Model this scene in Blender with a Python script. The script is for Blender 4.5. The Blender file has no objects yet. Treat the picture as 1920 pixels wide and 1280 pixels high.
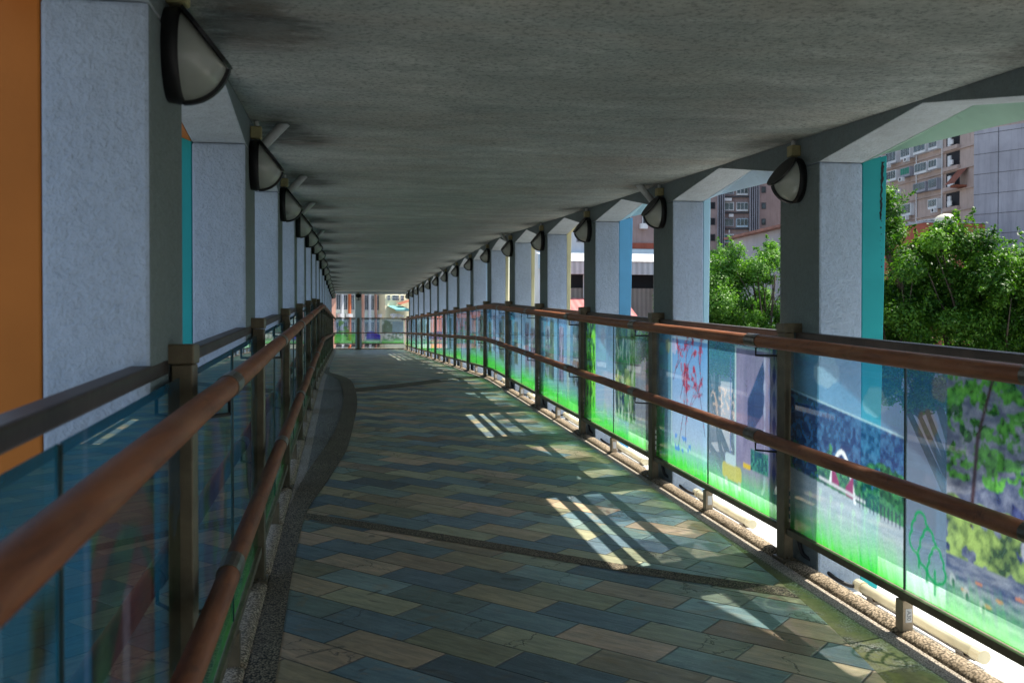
import bpy, math, random
import numpy as np
from mathutils import Vector
R = math.radians
random.seed(7)
sc = bpy.context.scene
COL = sc.collection

# ------------------------------------------------------------------ constants of the footbridge (metres)
SLOPE, KINK = 0.0401, 16.4          # the deck climbs, then runs level
XR, XL = 2.50, -0.462               # inner faces of the two column rows
BAY, C0, CLEN, CT = 2.40, 2.57, 0.49, 0.25
SPR, APEX, CEIL = 2.19, 2.325, 2.34
NBAY = 16
YEND = 40.6
def dz(y): return SLOPE * min(y, KINK)
ORD = ['nearest', 'second', 'third', 'fourth', 'fifth', 'sixth', 'seventh', 'eighth', 'ninth', 'tenth', 'eleventh', 'twelfth', 'thirteenth', 'fourteenth', 'fifteenth', 'sixteenth', 'seventeenth', 'eighteenth']

# ------------------------------------------------------------------ mesh helpers
class MB:
    def __init__(s): s.v = []; s.f = []
    def add(s, vs, fs):
        b = len(s.v); s.v += [tuple(v) for v in vs]; s.f += [tuple(i + b for i in f) for f in fs]
    def box(s, x0, x1, y0, y1, z0, z1):
        s.add([(x0,y0,z0),(x1,y0,z0),(x1,y1,z0),(x0,y1,z0),(x0,y0,z1),(x1,y0,z1),(x1,y1,z1),(x0,y1,z1)],
              [(0,3,2,1),(4,5,6,7),(0,1,5,4),(1,2,6,5),(2,3,7,6),(3,0,4,7)])
    def obox(s, c, ax, ay, az):      # centre and three half-axis vectors
        c, ax, ay, az = map(Vector, (c, ax, ay, az))
        vs = [c + i*ax + j*ay + k*az for k in (-1,1) for (i,j) in ((-1,-1),(1,-1),(1,1),(-1,1))]
        s.add(vs, [(0,3,2,1),(4,5,6,7),(0,1,5,4),(1,2,6,5),(2,3,7,6),(3,0,4,7)])
    def sweep(s, sec, ys, cap=True):  # section (x, z above deck) along the deck profile
        n = len(sec); vs = []
        for y in ys:
            for x, z in sec: vs.append((x, y, z + dz(y)))
        fs = []
        for k in range(len(ys)-1):
            for i in range(n):
                j = (i+1) % n; fs.append((k*n+i, k*n+j, (k+1)*n+j, (k+1)*n+i))
        if cap: fs += [tuple(range(n)), tuple((len(ys)-1)*n + i for i in reversed(range(n)))]
        s.add(vs, fs)
    def tube(s, pts, r, n=10, cap=True):
        pts = [Vector(p) for p in pts]; m = len(pts)
        rr = r if isinstance(r, (list, tuple)) else [r]*m
        vs = []; up = None
        for k, p in enumerate(pts):
            t = (pts[min(k+1, m-1)] - pts[max(k-1, 0)]).normalized()
            if up is None:
                up = Vector((0,0,1)) if abs(t.z) < .9 else Vector((1,0,0))
            a = t.cross(up).normalized(); b = a.cross(t).normalized(); up = b
            for i in range(n):
                an = 2*math.pi*i/n; vs.append(p + (a*math.cos(an) + b*math.sin(an))*rr[k])
        fs = []
        for k in range(m-1):
            for i in range(n):
                j = (i+1) % n; fs.append((k*n+i, k*n+j, (k+1)*n+j, (k+1)*n+i))
        if cap: fs += [tuple(reversed(range(n))), tuple((m-1)*n+i for i in range(n))]
        s.add(vs, fs)
    def build(s, name, mat, parent=None, smooth=False, bevel=0, loc=None):
        me = bpy.data.meshes.new(name); me.from_pydata(s.v, [], s.f); me.update()
        if mat: me.materials.append(mat)
        if smooth: me.polygons.foreach_set('use_smooth', [True]*len(me.polygons))
        o = bpy.data.objects.new(name, me); COL.objects.link(o)
        if parent: o.parent = parent
        if loc: o.location = loc
        import bmesh
        bm = bmesh.new(); bm.from_mesh(me); bmesh.ops.recalc_face_normals(bm, faces=bm.faces); bm.to_mesh(me); bm.free()
        if bevel:
            m = o.modifiers.new('Bevel', 'BEVEL'); m.width = bevel; m.segments = 2; m.limit_method = 'ANGLE'
        return o
def empty(name, loc=(0,0,0)):
    o = bpy.data.objects.new(name, None); o.location = loc; o.empty_display_size = .1; COL.objects.link(o); return o
def tag(o, label=None, cat=None, group=None, kind=None):
    if label: o['label'] = label
    if cat: o['category'] = cat
    if group: o['group'] = group
    if kind: o['kind'] = kind
    return o
def clone(root, loc, label):
    r = root.copy(); COL.objects.link(r); r.location = loc; r['label'] = label
    for ch in root.children:
        c = ch.copy(); COL.objects.link(c); c.parent = r
        for g in ch.children:
            d = g.copy(); COL.objects.link(d); d.parent = c
    return r

# ------------------------------------------------------------------ material helpers
class NT:
    def __init__(s, name):
        s.m = bpy.data.materials.new(name); s.m.use_nodes = True
        s.t = s.m.node_tree; s.t.nodes.clear()
        s.out = s.n('ShaderNodeOutputMaterial')
    def n(s, ty, **kw):
        nd = s.t.nodes.new(ty)
        for k, v in kw.items():
            if k.startswith('i_'): nd.inputs[k[2:].replace('_', ' ')].default_value = v
            else: setattr(nd, k, v)
        return nd
    def l(s, a, b): s.t.links.new(a, b)
    def set(s, sock, v):
        if hasattr(v, 'is_output') or isinstance(v, bpy.types.NodeSocket): s.l(v, sock)
        else: sock.default_value = v
    def math(s, op, a, b=0, c=None, clamp=False):
        nd = s.n('ShaderNodeMath', operation=op, use_clamp=clamp)
        s.set(nd.inputs[0], a); s.set(nd.inputs[1], b)
        if c is not None: s.set(nd.inputs[2], c)
        return nd.outputs[0]
    def mix(s, f, a, b, mode='MIX'):
        nd = s.n('ShaderNodeMix', data_type='RGBA', blend_type=mode)
        s.set(nd.inputs[0], f)
        for sock, v in ((nd.inputs[6], a), (nd.inputs[7], b)):
            if isinstance(v, (tuple, list)): v = (*v[:3], 1)
            s.set(sock, v)
        return nd.outputs[2]
    def co(s, scale=(1,1,1), kind='Object', rot=(0,0,0)):
        tc = s.n('ShaderNodeTexCoord'); mp = s.n('ShaderNodeMapping')
        mp.inputs['Scale'].default_value = scale; mp.inputs['Rotation'].default_value = rot
        if kind == 'World':
            g = s.n('ShaderNodeNewGeometry'); s.l(g.outputs['Position'], mp.inputs[0])
        else: s.l(tc.outputs[kind], mp.inputs[0])
        return mp.outputs[0]
    def noise(s, vec, scale, detail=6, rough=.55, dist=0, out=0):
        nd = s.n('ShaderNodeTexNoise'); s.l(vec, nd.inputs['Vector'])
        nd.inputs['Scale'].default_value = scale; nd.inputs['Detail'].default_value = detail
        nd.inputs['Roughness'].default_value = rough; nd.inputs['Distortion'].default_value = dist
        return nd.outputs[out]
    def ramp(s, f, *stops):
        nd = s.n('ShaderNodeValToRGB'); s.l(f, nd.inputs[0]); e = nd.color_ramp.elements
        while len(e) < len(stops): e.new(.5)
        for k, (p, c) in enumerate(stops):
            e[k].position = p; e[k].color = (c, c, c, 1) if isinstance(c, (int, float)) else (*c, 1)
        return nd.outputs[0]
    def bump(s, h, strength=.3, dist=.01):
        nd = s.n('ShaderNodeBump'); s.l(h, nd.inputs['Height'])
        nd.inputs['Strength'].default_value = strength; nd.inputs['Distance'].default_value = dist
        return nd.outputs[0]
    def pbr(s, col, rough=.8, metal=0, normal=None, spec=.5, **kw):
        b = s.n('ShaderNodeBsdfPrincipled')
        if isinstance(col, (tuple, list)): col = (*col[:3], 1)
        s.set(b.inputs['Base Color'], col); s.set(b.inputs['Roughness'], rough); s.set(b.inputs['Metallic'], metal)
        b.inputs['Specular IOR Level'].default_value = spec
        if normal is not None: s.l(normal, b.inputs['Normal'])
        s.l(b.outputs[0], s.out.inputs[0]); return b

def mat_plain(name, col, rough=.7, metal=0, var=.25, scale=6, bump=.15, spec=.4):
    t = NT(name); v = t.co(kind='World')
    n1 = t.noise(v, scale, 6, .6); n2 = t.noise(v, scale*9, 3)
    f = t.ramp(n1, (.3, 0.), (.72, 1.))
    lo = tuple(c*(1-var) for c in col); hi = tuple(min(1, c*(1+var*.5)) for c in col)
    c = t.mix(f, lo, hi)
    t.pbr(c, rough, metal, t.bump(n2, bump, .004), spec)
    return t.m
def mat_stucco(name, col, dirt=(.2,.2,.19)):
    t = NT(name); v = t.co(kind='World')
    big = t.noise(v, 1.3, 5, .6); fine = t.noise(v, 85, 3, .6); mid = t.noise(v, 26, 4, .6)
    vs = t.co((5, 5, .35), 'World'); streak = t.noise(vs, 2.2, 6, .65)
    c = t.mix(t.ramp(big, (.3, 0.), (.7, 1.)), tuple(x*.86 for x in col), tuple(x*1.06 for x in col))
    c = t.mix(t.math('MULTIPLY', t.ramp(streak, (.52, 0.), (.8, 1.)), .22), c, dirt)
    c = t.mix(t.math('MULTIPLY', t.ramp(fine, (.3, 1.), (.48, 0.)), .3), c, tuple(x*.55 for x in col))
    g = t.n('ShaderNodeNewGeometry'); sp = t.n('ShaderNodeSeparateXYZ'); t.l(g.outputs['Position'], sp.inputs[0])
    hz_ = t.math('SUBTRACT', sp.outputs[2], t.math('MULTIPLY', t.math('MINIMUM', sp.outputs[1], 16.4), .0401))
    gn = t.noise(t.co((6, 6, 1.1), 'World'), 1.6, 7, .7)
    low = t.math('MULTIPLY', t.math('SUBTRACT', 1, t.math('MULTIPLY', hz_, 2.2, clamp=True)), t.ramp(gn, (.35, .15), (.65, 1.)))
    high = t.math('MULTIPLY', t.math('MULTIPLY', t.math('SUBTRACT', hz_, 1.5), 1.5, clamp=True), t.ramp(gn, (.45, 0.), (.7, 1.)))
    c = t.mix(t.math('MULTIPLY', t.math('MAXIMUM', low, high), .2, clamp=True), c, dirt)
    h = t.math('ADD', t.math('MULTIPLY', fine, .6), mid)
    c = t.mix(t.math('MULTIPLY', t.ramp(mid, (.42, 1.), (.58, 0.)), .16), c, tuple(x*.6 for x in col))
    t.pbr(c, .9, 0, t.bump(h, .9, .012), .2)
    return t.m
def mat_ceiling():
    t = NT('painted_concrete_ceiling'); v = t.co(kind='World')
    st = t.co((.8, 1.9, 1), 'World', (0,0,R(14)))
    streak = t.noise(st, 1.7, 9, .68, .3); big = t.noise(v, .55, 4, .6); fine = t.noise(v, 52, 4, .7); mid = t.noise(v, 18, 4, .6)
    c = t.mix(t.ramp(streak, (.33, 0.), (.67, 1.)), (.42,.47,.445), (.68,.73,.69))
    c = t.mix(t.math('MULTIPLY', t.ramp(big, (.4, 0.), (.75, 1.)), .55), c, (.46,.42,.35))
    # soot fans on the plaster beside every left lamp
    g = t.n('ShaderNodeNewGeometry'); sp = t.n('ShaderNodeSeparateXYZ'); t.l(g.outputs['Position'], sp.inputs[0])
    X, Y = sp.outputs[0], sp.outputs[1]
    fy = t.math('SUBTRACT', t.math('MODULO', t.math('ADD', Y, 240 - 2.73 + 1.2), 2.4), 1.2)
    nz = t.ramp(t.noise(t.co((2.2, 5, 1), 'World'), 2.4, 7, .75), (.30, .1), (.58, 1.))
    for x0, off, amp, wx, wy in ((-.27, .62, 1.7, .19, .26), (-.30, .22, 1.2, .10, .45), (2.36, .3, .8, .13, .35)):
        dx = t.math('DIVIDE', t.math('SUBTRACT', X, x0), wx); fo = t.math('DIVIDE', t.math('SUBTRACT', fy, off), wy)
        ga = t.math('EXPONENT', t.math('MULTIPLY', t.math('ADD', t.math('MULTIPLY', dx, dx), t.math('MULTIPLY', fo, fo)), -1.))
        c = t.mix(t.math('MULTIPLY', t.math('MULTIPLY', ga, amp*1.3), nz, clamp=True), c, (.06,.048,.038))
    pat = t.noise(t.co((.7, .5, 1), 'World'), .9, 3, .5)
    c = t.mix(t.math('MULTIPLY', t.ramp(pat, (.45, 0.), (.6, 1.)), .28), c, (.30,.32,.31))
    c = t.mix(t.math('MULTIPLY', t.ramp(t.noise(v, 7, 7, .72), (.35, 0.), (.62, 1.)), .38), c, (.25,.285,.27))
    c = t.mix(t.math('MULTIPLY', t.ramp(t.noise(v, 30, 4, .7), (.4, 1.), (.55, 0.)), .2), c, (.22,.25,.24))
    tr_ = t.noise(t.co((.7, 1.9, 1), 'World', (0,0,R(28))), 1.5, 8, .66, .9)
    c = t.mix(t.math('MULTIPLY', t.ramp(tr_, (.46, 0.), (.62, 1.)), .3), c, (.22,.25,.235))
    tr2 = t.noise(t.co((.45, 1.5, 1), 'World', (0,0,R(-6))), 1.1, 8, .68, .8)
    c = t.mix(t.math('MULTIPLY', t.ramp(tr2, (.48, 0.), (.66, 1.)), .4), c, (.44,.38,.31))
    # hairline cracks
    vo = t.n('ShaderNodeTexVoronoi', feature='DISTANCE_TO_EDGE'); t.l(t.mix(.12, v, t.noise(v, 3, 5, .6, 0, 1)), vo.inputs['Vector']); vo.inputs['Scale'].default_value = .7
    c = t.mix(t.math('MULTIPLY', t.ramp(vo.outputs['Distance'], (0., 1.), (.004, 0.)), .25), c, (.08,.08,.075))
    c = t.mix(t.math('MULTIPLY', t.ramp(fine, (.36, 1.), (.5, 0.)), .62), c, (.13,.15,.14))
    h = t.math('ADD', t.math('MULTIPLY', fine, .9), t.math('MULTIPLY', mid, 1.))
    t.pbr(c, .92, 0, t.bump(h, .9, .010), .2)
    return t.m
def mat_slate():
    t = NT('slate_tiles'); g = t.n('ShaderNodeNewGeometry'); sp = t.n('ShaderNodeSeparateXYZ'); t.l(g.outputs['Position'], sp.inputs[0])
    X, Y = sp.outputs[0], sp.outputs[1]
    wob = t.noise(t.co(kind='World'), 3.5, 3, .6)
    u = t.math('MULTIPLY', t.math('SUBTRACT', X, Y), .70711); v = t.math('MULTIPLY', t.math('ADD', X, Y), .70711)
    v = t.math('ADD', v, t.math('MULTIPLY', wob, .006))
    Lh, W = .49, .215
    rv = t.math('DIVIDE', t.math('ADD', v, .06), W); row = t.math('FLOOR', rv)
    cu = t.math('ADD', t.math('SUBTRACT', t.math('DIVIDE', t.math('ADD', u, .13), Lh), t.math('MULTIPLY', row, .5)), 200); c_ = t.math('FLOOR', cu)
    par = t.math('MODULO', c_, 2)
    cb = t.n('ShaderNodeCombineXYZ'); t.l(c_, cb.inputs[0]); t.l(row, cb.inputs[1])
    wn = t.n('ShaderNodeTexWhiteNoise', noise_dimensions='3D'); t.l(cb.outputs[0], wn.inputs[0])
    r1 = wn.outputs['Value']; sc3 = t.n('ShaderNodeSeparateColor'); t.l(wn.outputs['Color'], sc3.inputs[0]); r2 = sc3.outputs[0]; r3 = sc3.outputs[1]; r4 = sc3.outputs[2]
    def pal(f, cols):
        n = len(cols); nd = t.n('ShaderNodeValToRGB'); nd.color_ramp.interpolation = 'CONSTANT'; t.l(f, nd.inputs[0])
        e = nd.color_ramp.elements
        while len(e) < n: e.new(.5)
        for k, c in enumerate(cols): e[k].position = k/n; e[k].color = (*c, 1)
        return nd.outputs[0]
    blue = pal(r1, [(.11,.18,.23),(.155,.245,.275),(.092,.15,.20),(.19,.285,.29),(.125,.205,.255),(.18,.26,.245)])
    tan = pal(r1, [(.42,.345,.215),(.33,.32,.20),(.47,.345,.235),(.37,.355,.23),(.49,.34,.24),(.30,.315,.215),(.39,.30,.195)])
    flip = t.math('GREATER_THAN', r2, .9)
    pp = t.math('ABSOLUTE', t.math('SUBTRACT', par, flip))
    c = t.mix(t.math('ADD', .03, t.math('MULTIPLY', pp, .94)), blue, tan)
    c = t.mix(t.math('MULTIPLY', t.math('GREATER_THAN', r4, .975), .8), c, (.24,.145,.09))
    # grain along each slab, rust veins, wear
    uv = t.n('ShaderNodeCombineXYZ'); t.l(t.math('MULTIPLY', u, 2.2), uv.inputs[0]); t.l(t.math('MULTIPLY', v, 13), uv.inputs[1]); t.l(t.math('MULTIPLY', r3, 37), uv.inputs[2])
    grain = t.noise(uv.outputs[0], 2.2, 8, .68, .6)
    uv2 = t.n('ShaderNodeCombineXYZ'); t.l(u, uv2.inputs[0]); t.l(v, uv2.inputs[1]); t.l(t.math('MULTIPLY', r3, 61), uv2.inputs[2])
    blot = t.noise(uv2.outputs[0], 5.5, 6, .62, .9)
    c = t.mix(t.ramp(grain, (.3, 0.), (.7, 1.)), t.mix(1, c, (.55,.58,.60), 'MULTIPLY'), t.mix(1, c, (1.35,1.30,1.22), 'MULTIPLY'))
    c = t.mix(t.math('MULTIPLY', t.ramp(blot, (.56, 0.), (.74, 1.)), t.math('MULTIPLY', r2, .8)), c, (.36,.22,.09))
    dirt = t.noise(t.co(kind='World'), 1.1, 7, .65)
    c = t.mix(t.math('MULTIPLY', t.ramp(dirt, (.48, 0.), (.75, 1.)), .45), c, (.07,.07,.06))
    c = t.mix(t.math('MULTIPLY', t.ramp(t.noise(uv2.outputs[0], 2.3, 4, .6), (.3, 0.), (.7, 1.)), .5), c, t.mix(1, c, (.55,.62,.60), 'MULTIPLY'))
    c = t.mix(t.math('MULTIPLY', t.ramp(t.noise(t.co(kind='World'), 60, 4, .7), (.58, 0.), (.7, 1.)), .25), c, (.5,.48,.42))
    spot = t.ramp(t.noise(t.co(kind='World'), 4.3, 2, .4, 1.2), (.70, 0.), (.73, 1.))
    c = t.mix(t.math('MULTIPLY', spot, .6), c, (.03,.03,.03))
    # cracks inside slabs
    vo = t.n('ShaderNodeTexVoronoi', feature='DISTANCE_TO_EDGE'); t.l(t.mix(.25, uv2.outputs[0], t.noise(uv2.outputs[0], 5, 5, .6, 0, 1)), vo.inputs['Vector']); vo.inputs['Scale'].default_value = 1.6
    crack = t.math('MULTIPLY', t.ramp(vo.outputs['Distance'], (0., 1.), (.006, 0.)), t.math('GREATER_THAN', r4, .55))
    c = t.mix(1, c, t.ramp(r3, (0., .80), (1., 1.5)), 'MULTIPLY')
    # joints
    fu = t.math('FRACT', cu); fv = t.math('FRACT', rv)
    du = t.math('MULTIPLY', t.math('MINIMUM', fu, t.math('SUBTRACT', 1, fu)), Lh)
    dv = t.math('MULTIPLY', t.math('MINIMUM', fv, t.math('SUBTRACT', 1, fv)), W)
    d = t.math('ADD', t.math('MINIMUM', du, dv), t.math('MULTIPLY', t.math('SUBTRACT', t.noise(t.co(kind='World'), 30, 3), .5), .0035))
    joint = t.ramp(d, (.0018, 1.), (.005, 0.))
    dark = t.math('MAXIMUM', joint, t.math('MULTIPLY', crack, .75))
    c = t.mix(dark, c, (.018,.018,.016))
    # moss creeping in from the right-hand border
    mo = t.math('MULTIPLY', t.ramp(X, (0., 0.), (1., 1.)), 1)
    mx = t.math('MULTIPLY', t.math('SUBTRACT', X, 1.75), 1.35, clamp=True)
    mm = t.math('MULTIPLY', mx, t.ramp(t.noise(t.co(kind='World'), 7, 7, .7), (.38, 0.), (.62, 1.)), clamp=True)
    c = t.mix(t.math('MULTIPLY', mm, .85), c, (.10,.115,.035))
    h = t.math('ADD', t.math('MULTIPLY', grain, .5), t.math('ADD', t.math('MULTIPLY', dark, -1.6), t.math('ADD', t.math('MULTIPLY', blot, .5), t.math('MULTIPLY', r3, .5))))
    rough = t.math('ADD', .22, t.math('MULTIPLY', blot, .42))
    t.pbr(c, rough, 0, t.bump(h, .7, .008), .5)
    return t.m
def mat_aggregate(name, a, b, moss=0., dark=(.03,.028,.022), scale=110):
    t = NT(name); v = t.co(kind='World')
    vo = t.n('ShaderNodeTexVoronoi'); t.l(v, vo.inputs['Vector']); vo.inputs['Scale'].default_value = scale
    sc3 = t.n('ShaderNodeSeparateColor'); t.l(vo.outputs['Color'], sc3.inputs[0])
    c = t.mix(sc3.outputs[0], a, b)
    c = t.mix(t.ramp(vo.outputs['Distance'], (.35, 0.), (.65, 1.)), c, dark)
    big = t.noise(v, 2.2, 6, .65)
    c = t.mix(t.math('MULTIPLY', t.ramp(big, (.42, 0.), (.7, 1.)), .55), c, tuple(x*.5 for x in a))
    if moss:
        g = t.n('ShaderNodeNewGeometry'); sp = t.n('ShaderNodeSeparateXYZ'); t.l(g.outputs['Position'], sp.inputs[0])
        mk = t.math('MULTIPLY', t.math('SUBTRACT', sp.outputs[0], 1.2), 2, clamp=True)
        mk = t.math('MULTIPLY', mk, t.ramp(t.noise(v, 5, 7, .7), (.3, 0.), (.52, 1.)))
        edge = t.math('SUBTRACT', 1, t.math('MULTIPLY', t.math('SUBTRACT', sp.outputs[0], 2.26), 12, clamp=True))
        mk = t.math('MULTIPLY', mk, t.math('MULTIPLY', edge, moss))
        c = t.mix(mk, c, t.mix(t.noise(v, 40, 3), (.07,.08,.025), (.22,.22,.09)))
    t.pbr(c, .85, 0, t.bump(vo.outputs['Distance'], -.6, .006), .3)
    return t.m
def mat_rail():
    t = NT('weathered_brown_handrail'); v = t.co((9, .9, 9), 'World')
    g = t.noise(v, 3.2, 8, .68, .4); b = t.noise(t.co(kind='World'), 3.1, 6, .7)
    c = t.mix(t.ramp(g, (.3, 0.), (.7, 1.)), (.14,.045,.02), (.36,.125,.05))
    c = t.mix(t.math('MULTIPLY', t.ramp(b, (.5, 0.), (.72, 1.)), .5), c, (.36,.19,.11))
    c = t.mix(t.math('MULTIPLY', t.ramp(t.noise(t.co(kind='World'), 14, 5, .7), (.6, 0.), (.72, 1.)), .7), c, (.05,.026,.02))
    t.pbr(c, t.math('ADD', .42, t.math('MULTIPLY', b, .3)), 0, t.bump(g, .5, .004), .35)
    return t.m
def mat_art():
    t = NT('printed_glass_film')
    at = t.n('ShaderNodeAttribute', attribute_name='art')
    col = at.outputs['Color']; a = at.outputs['Alpha']
    tr = t.n('ShaderNodeBsdfTransparent'); t.l(t.mix(t.math('MULTIPLY', a, .78, clamp=True), (1,1,1), t.mix(1, col, (1.5,1.5,1.5), 'MULTIPLY')), tr.inputs[0])
    df = t.n('ShaderNodeBsdfDiffuse'); t.l(col, df.inputs[0])
    tl = t.n('ShaderNodeBsdfTranslucent'); t.l(col, tl.inputs[0])
    m1 = t.n('ShaderNodeMixShader'); m1.inputs[0].default_value = .68; t.l(df.outputs[0], m1.inputs[1]); t.l(tl.outputs[0], m1.inputs[2])
    m2 = t.n('ShaderNodeMixShader'); t.l(a, m2.inputs[0]); t.l(tr.outputs[0], m2.inputs[1]); t.l(m1.outputs[0], m2.inputs[2])
    gl = t.n('ShaderNodeBsdfGlossy'); gl.inputs['Roughness'].default_value = .015; gl.inputs[0].default_value = (.9,.95,.95,1)
    fr = t.n('ShaderNodeFresnel'); fr.inputs[0].default_value = 1.52
    m3 = t.n('ShaderNodeMixShader'); t.l(t.math('MULTIPLY', fr.outputs[0], 1.0, clamp=True), m3.inputs[0]); t.l(m2.outputs[0], m3.inputs[1]); t.l(gl.outputs[0], m3.inputs[2])
    t.l(m3.outputs[0], t.out.inputs[0]); return t.m
def mat_leaf(name, a, b, c2):
    t = NT(name); at = t.n('ShaderNodeAttribute', attribute_name='tone')
    c = t.ramp(at.outputs['Fac'], (0., a), (.5, b), (1., c2))
    pb = t.pbr(c, .5, 0, None, .3)
    tl = t.n('ShaderNodeBsdfTranslucent'); t.l(t.mix(1, c, (1.6,1.9,.5), 'MULTIPLY'), tl.inputs[0])
    m = t.n('ShaderNodeMixShader'); m.inputs[0].default_value = .3; t.l(pb.outputs[0], m.inputs[1]); t.l(tl.outputs[0], m.inputs[2])
    t.l(m.outputs[0], t.out.inputs[0]); return t.m
def mat_facade(name, col, streak=.5, joints=None, tile=None):
    t = NT(name); v = t.co(kind='World')
    n1 = t.noise(v, .35, 6, .65); n2 = t.noise(t.co((2, 2, .18), 'World'), .9, 7, .7)
    c = t.mix(t.ramp(n1, (.3, 0.), (.7, 1.)), tuple(x*.8 for x in col), tuple(x*1.1 for x in col))
    c = t.mix(t.math('MULTIPLY', t.ramp(n2, (.48, 0.), (.75, 1.)), streak), c, tuple(x*.42 for x in col))
    if tile:
        tc = t.n('ShaderNodeTexCoord'); br = t.n('ShaderNodeTexBrick'); t.l(tc.outputs['UV'], br.inputs[0])
    t.pbr(c, .85, 0, t.bump(t.noise(v, 3, 5), .2, .03), .25)
    return t.m
def mat_glass_dark(name='window_glass', col=(.03,.045,.055)):
    t = NT(name); v = t.co(kind='World')
    c = t.mix(t.ramp(t.noise(v, .8, 3), (.4, 0.), (.6, 1.)), tuple(x*.5 for x in col), tuple(x*2.0 for x in col))
    t.pbr(c, .15, 0, None, .6); return t.m
def mat_corr(name, col, axis=0, pitch=14):
    t = NT(name); g = t.n('ShaderNodeNewGeometry'); sp = t.n('ShaderNodeSeparateXYZ'); t.l(g.outputs['Position'], sp.inputs[0])
    w = t.math('SINE', t.math('MULTIPLY', sp.outputs[axis], pitch))
    f = t.math('MULTIPLY', t.math('ADD', w, 1), .5)
    c = t.mix(f, tuple(x*.72 for x in col), col)
    c = t.mix(t.math('MULTIPLY', t.ramp(t.noise(t.co(kind='World'), .8, 6, .7), (.5, 0.), (.75, 1.)), .4), c, tuple(x*.45 for x in col))
    t.pbr(c, .6, 0, t.bump(f, .5, .04), .3); return t.m
def mat_ground():
    t = NT('pale_bounce_paving'); v = t.co(kind='World')  # concrete paving, lightened to bounce light up to the ceiling
    c = t.mix(t.ramp(t.noise(v, .12, 6, .6), (.35, 0.), (.65, 1.)), (.17,.168,.165), (.26,.25,.24))
    c = t.mix(t.math('MULTIPLY', t.noise(v, 22, 3), .4), c, (.11,.11,.105))
    t.pbr(c, .9, 0, t.bump(t.noise(v, 40, 3), .3, .01), .3); return t.m

M = dict(
 col=mat_stucco('pale_blue_stucco', (.42,.505,.62)),
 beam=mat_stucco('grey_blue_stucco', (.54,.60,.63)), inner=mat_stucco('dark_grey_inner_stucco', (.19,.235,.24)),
 ceil=mat_ceiling(), slate=mat_slate(),
 base=mat_aggregate('mossy_aggregate', (.24,.23,.20), (.44,.42,.38), 1.),
 band=mat_aggregate('brown_aggregate', (.175,.135,.085), (.38,.305,.205), 0.),
 kerb=mat_aggregate('kerb_aggregate', (.33,.25,.16), (.60,.48,.34), 0., (.10,.08,.05), 95),
 ledge=mat_stucco('white_ledge_paint', (.80,.81,.80), (.42,.42,.40)),
 gutter=mat_aggregate('gutter_concrete', (.44,.38,.29), (.66,.58,.48), 0., (.14,.12,.1), 160),
 metal=mat_plain('aged_bronze_steel', (.17,.135,.085), .5, .3, .45, 9, .2, .5),
 metal2=mat_plain('grey_steel_bar', (.075,.055,.045), .5, .4, .5, 5, .2, .5),
 rail=mat_rail(),
 sleeve=mat_plain('worn_steel_sleeve', (.20,.17,.14), .36, .85, .5, 20, .2, .5),
 black=mat_plain('black_lamp_plastic', (.011,.011,.012), .5, 0, .3, 20, .05, .35),
 milk=mat_plain('milky_lamp_diffuser', (.34,.36,.32), .22, 0, .12, 9, .03, .5),
 jbox=mat_plain('yellowed_junction_box', (.35,.31,.15), .6, 0, .3, 30, .1),
 pvc=mat_plain('grey_white_conduit', (.55,.57,.56), .5, 0, .2, 8, .05),
 tube=mat_plain('cream_tube_housing', (.62,.54,.36), .35, 0, .18, 7, .05, .5),
 sposts=mat_plain('sunlit_tan_steel', (.42,.33,.22), .5, .15, .3, 12, .1, .5),  # right-hand short posts: sunlight put into the colour as a paler steel
 cable=mat_plain('black_cable', (.012,.012,.014), .5, 0, .3, 30, .05),
 art=mat_art(),
 edge=mat_plain('dark_green_glass_edge', (.02,.05,.05), .25, 0, .3, 20, 0, .6),
 label=mat_plain('white_sticker', (.72,.72,.70), .5, 0, .08, 30, 0), ink=mat_plain('grey_ink', (.22,.22,.23), .6, 0, .05, 10, 0),
 ground=mat_ground(), white=mat_plain('white_road_paint', (.72,.72,.70), .8, 0, .3, 1.5),
 bark=mat_plain('grey_brown_bark', (.12,.09,.065), .9, 0, .5, 9, .8),
 wglass=mat_glass_dark(), acw=mat_plain('air_conditioner_white', (.8,.8,.8), .6, 0, .2, 1),
 wframe=mat_plain('white_window_frame', (.75,.77,.78), .6, 0, .2, .7), dark=mat_plain('deep_shade', (.02,.02,.024), .8, 0, .3, 1),
)
def finm(name, c):
    t = NT(name); v = t.co(kind='World')
    c0 = t.mix(t.ramp(t.noise(v, .9, 5, .55), (.3, 0.), (.7, 1.)), tuple(x*.62 for x in c), tuple(min(1, x*1.12+.01) for x in c))
    st = t.noise(t.co((7, 7, .5), 'World'), 1.5, 6, .7)
    c0 = t.mix(t.math('MULTIPLY', t.ramp(st, (.6, 0.), (.72, 1.)), .3), c0, tuple(x*.35 for x in c))
    t.pbr(c0, .6, 0, t.bump(t.noise(v, 60, 3), .15, .003), .3); return t.m
FIN = dict(teal=finm('teal_paint', (.015,.40,.42)), sky=finm('sky_blue_paint', (.13,.42,.70)), ice=finm('ice_blue_paint', (.42,.68,.80)),
           cream=finm('cream_paint', (.78,.72,.42)), orange=finm('orange_paint', (.56,.175,.018)), mint=finm('mint_green_paint', (.38,.60,.48)), pale=finm('pale_blue_paint', (.40,.56,.70)))

def ysamp(y0, y1, step=1.2):
    ys = [y0]; y = y0
    while y + step < y1: y += step; ys.append(y)
    ys.append(y1)
    if y0 < KINK < y1: ys = sorted(set(ys + [KINK-.4, KINK, KINK+.4]))
    return ys

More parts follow.
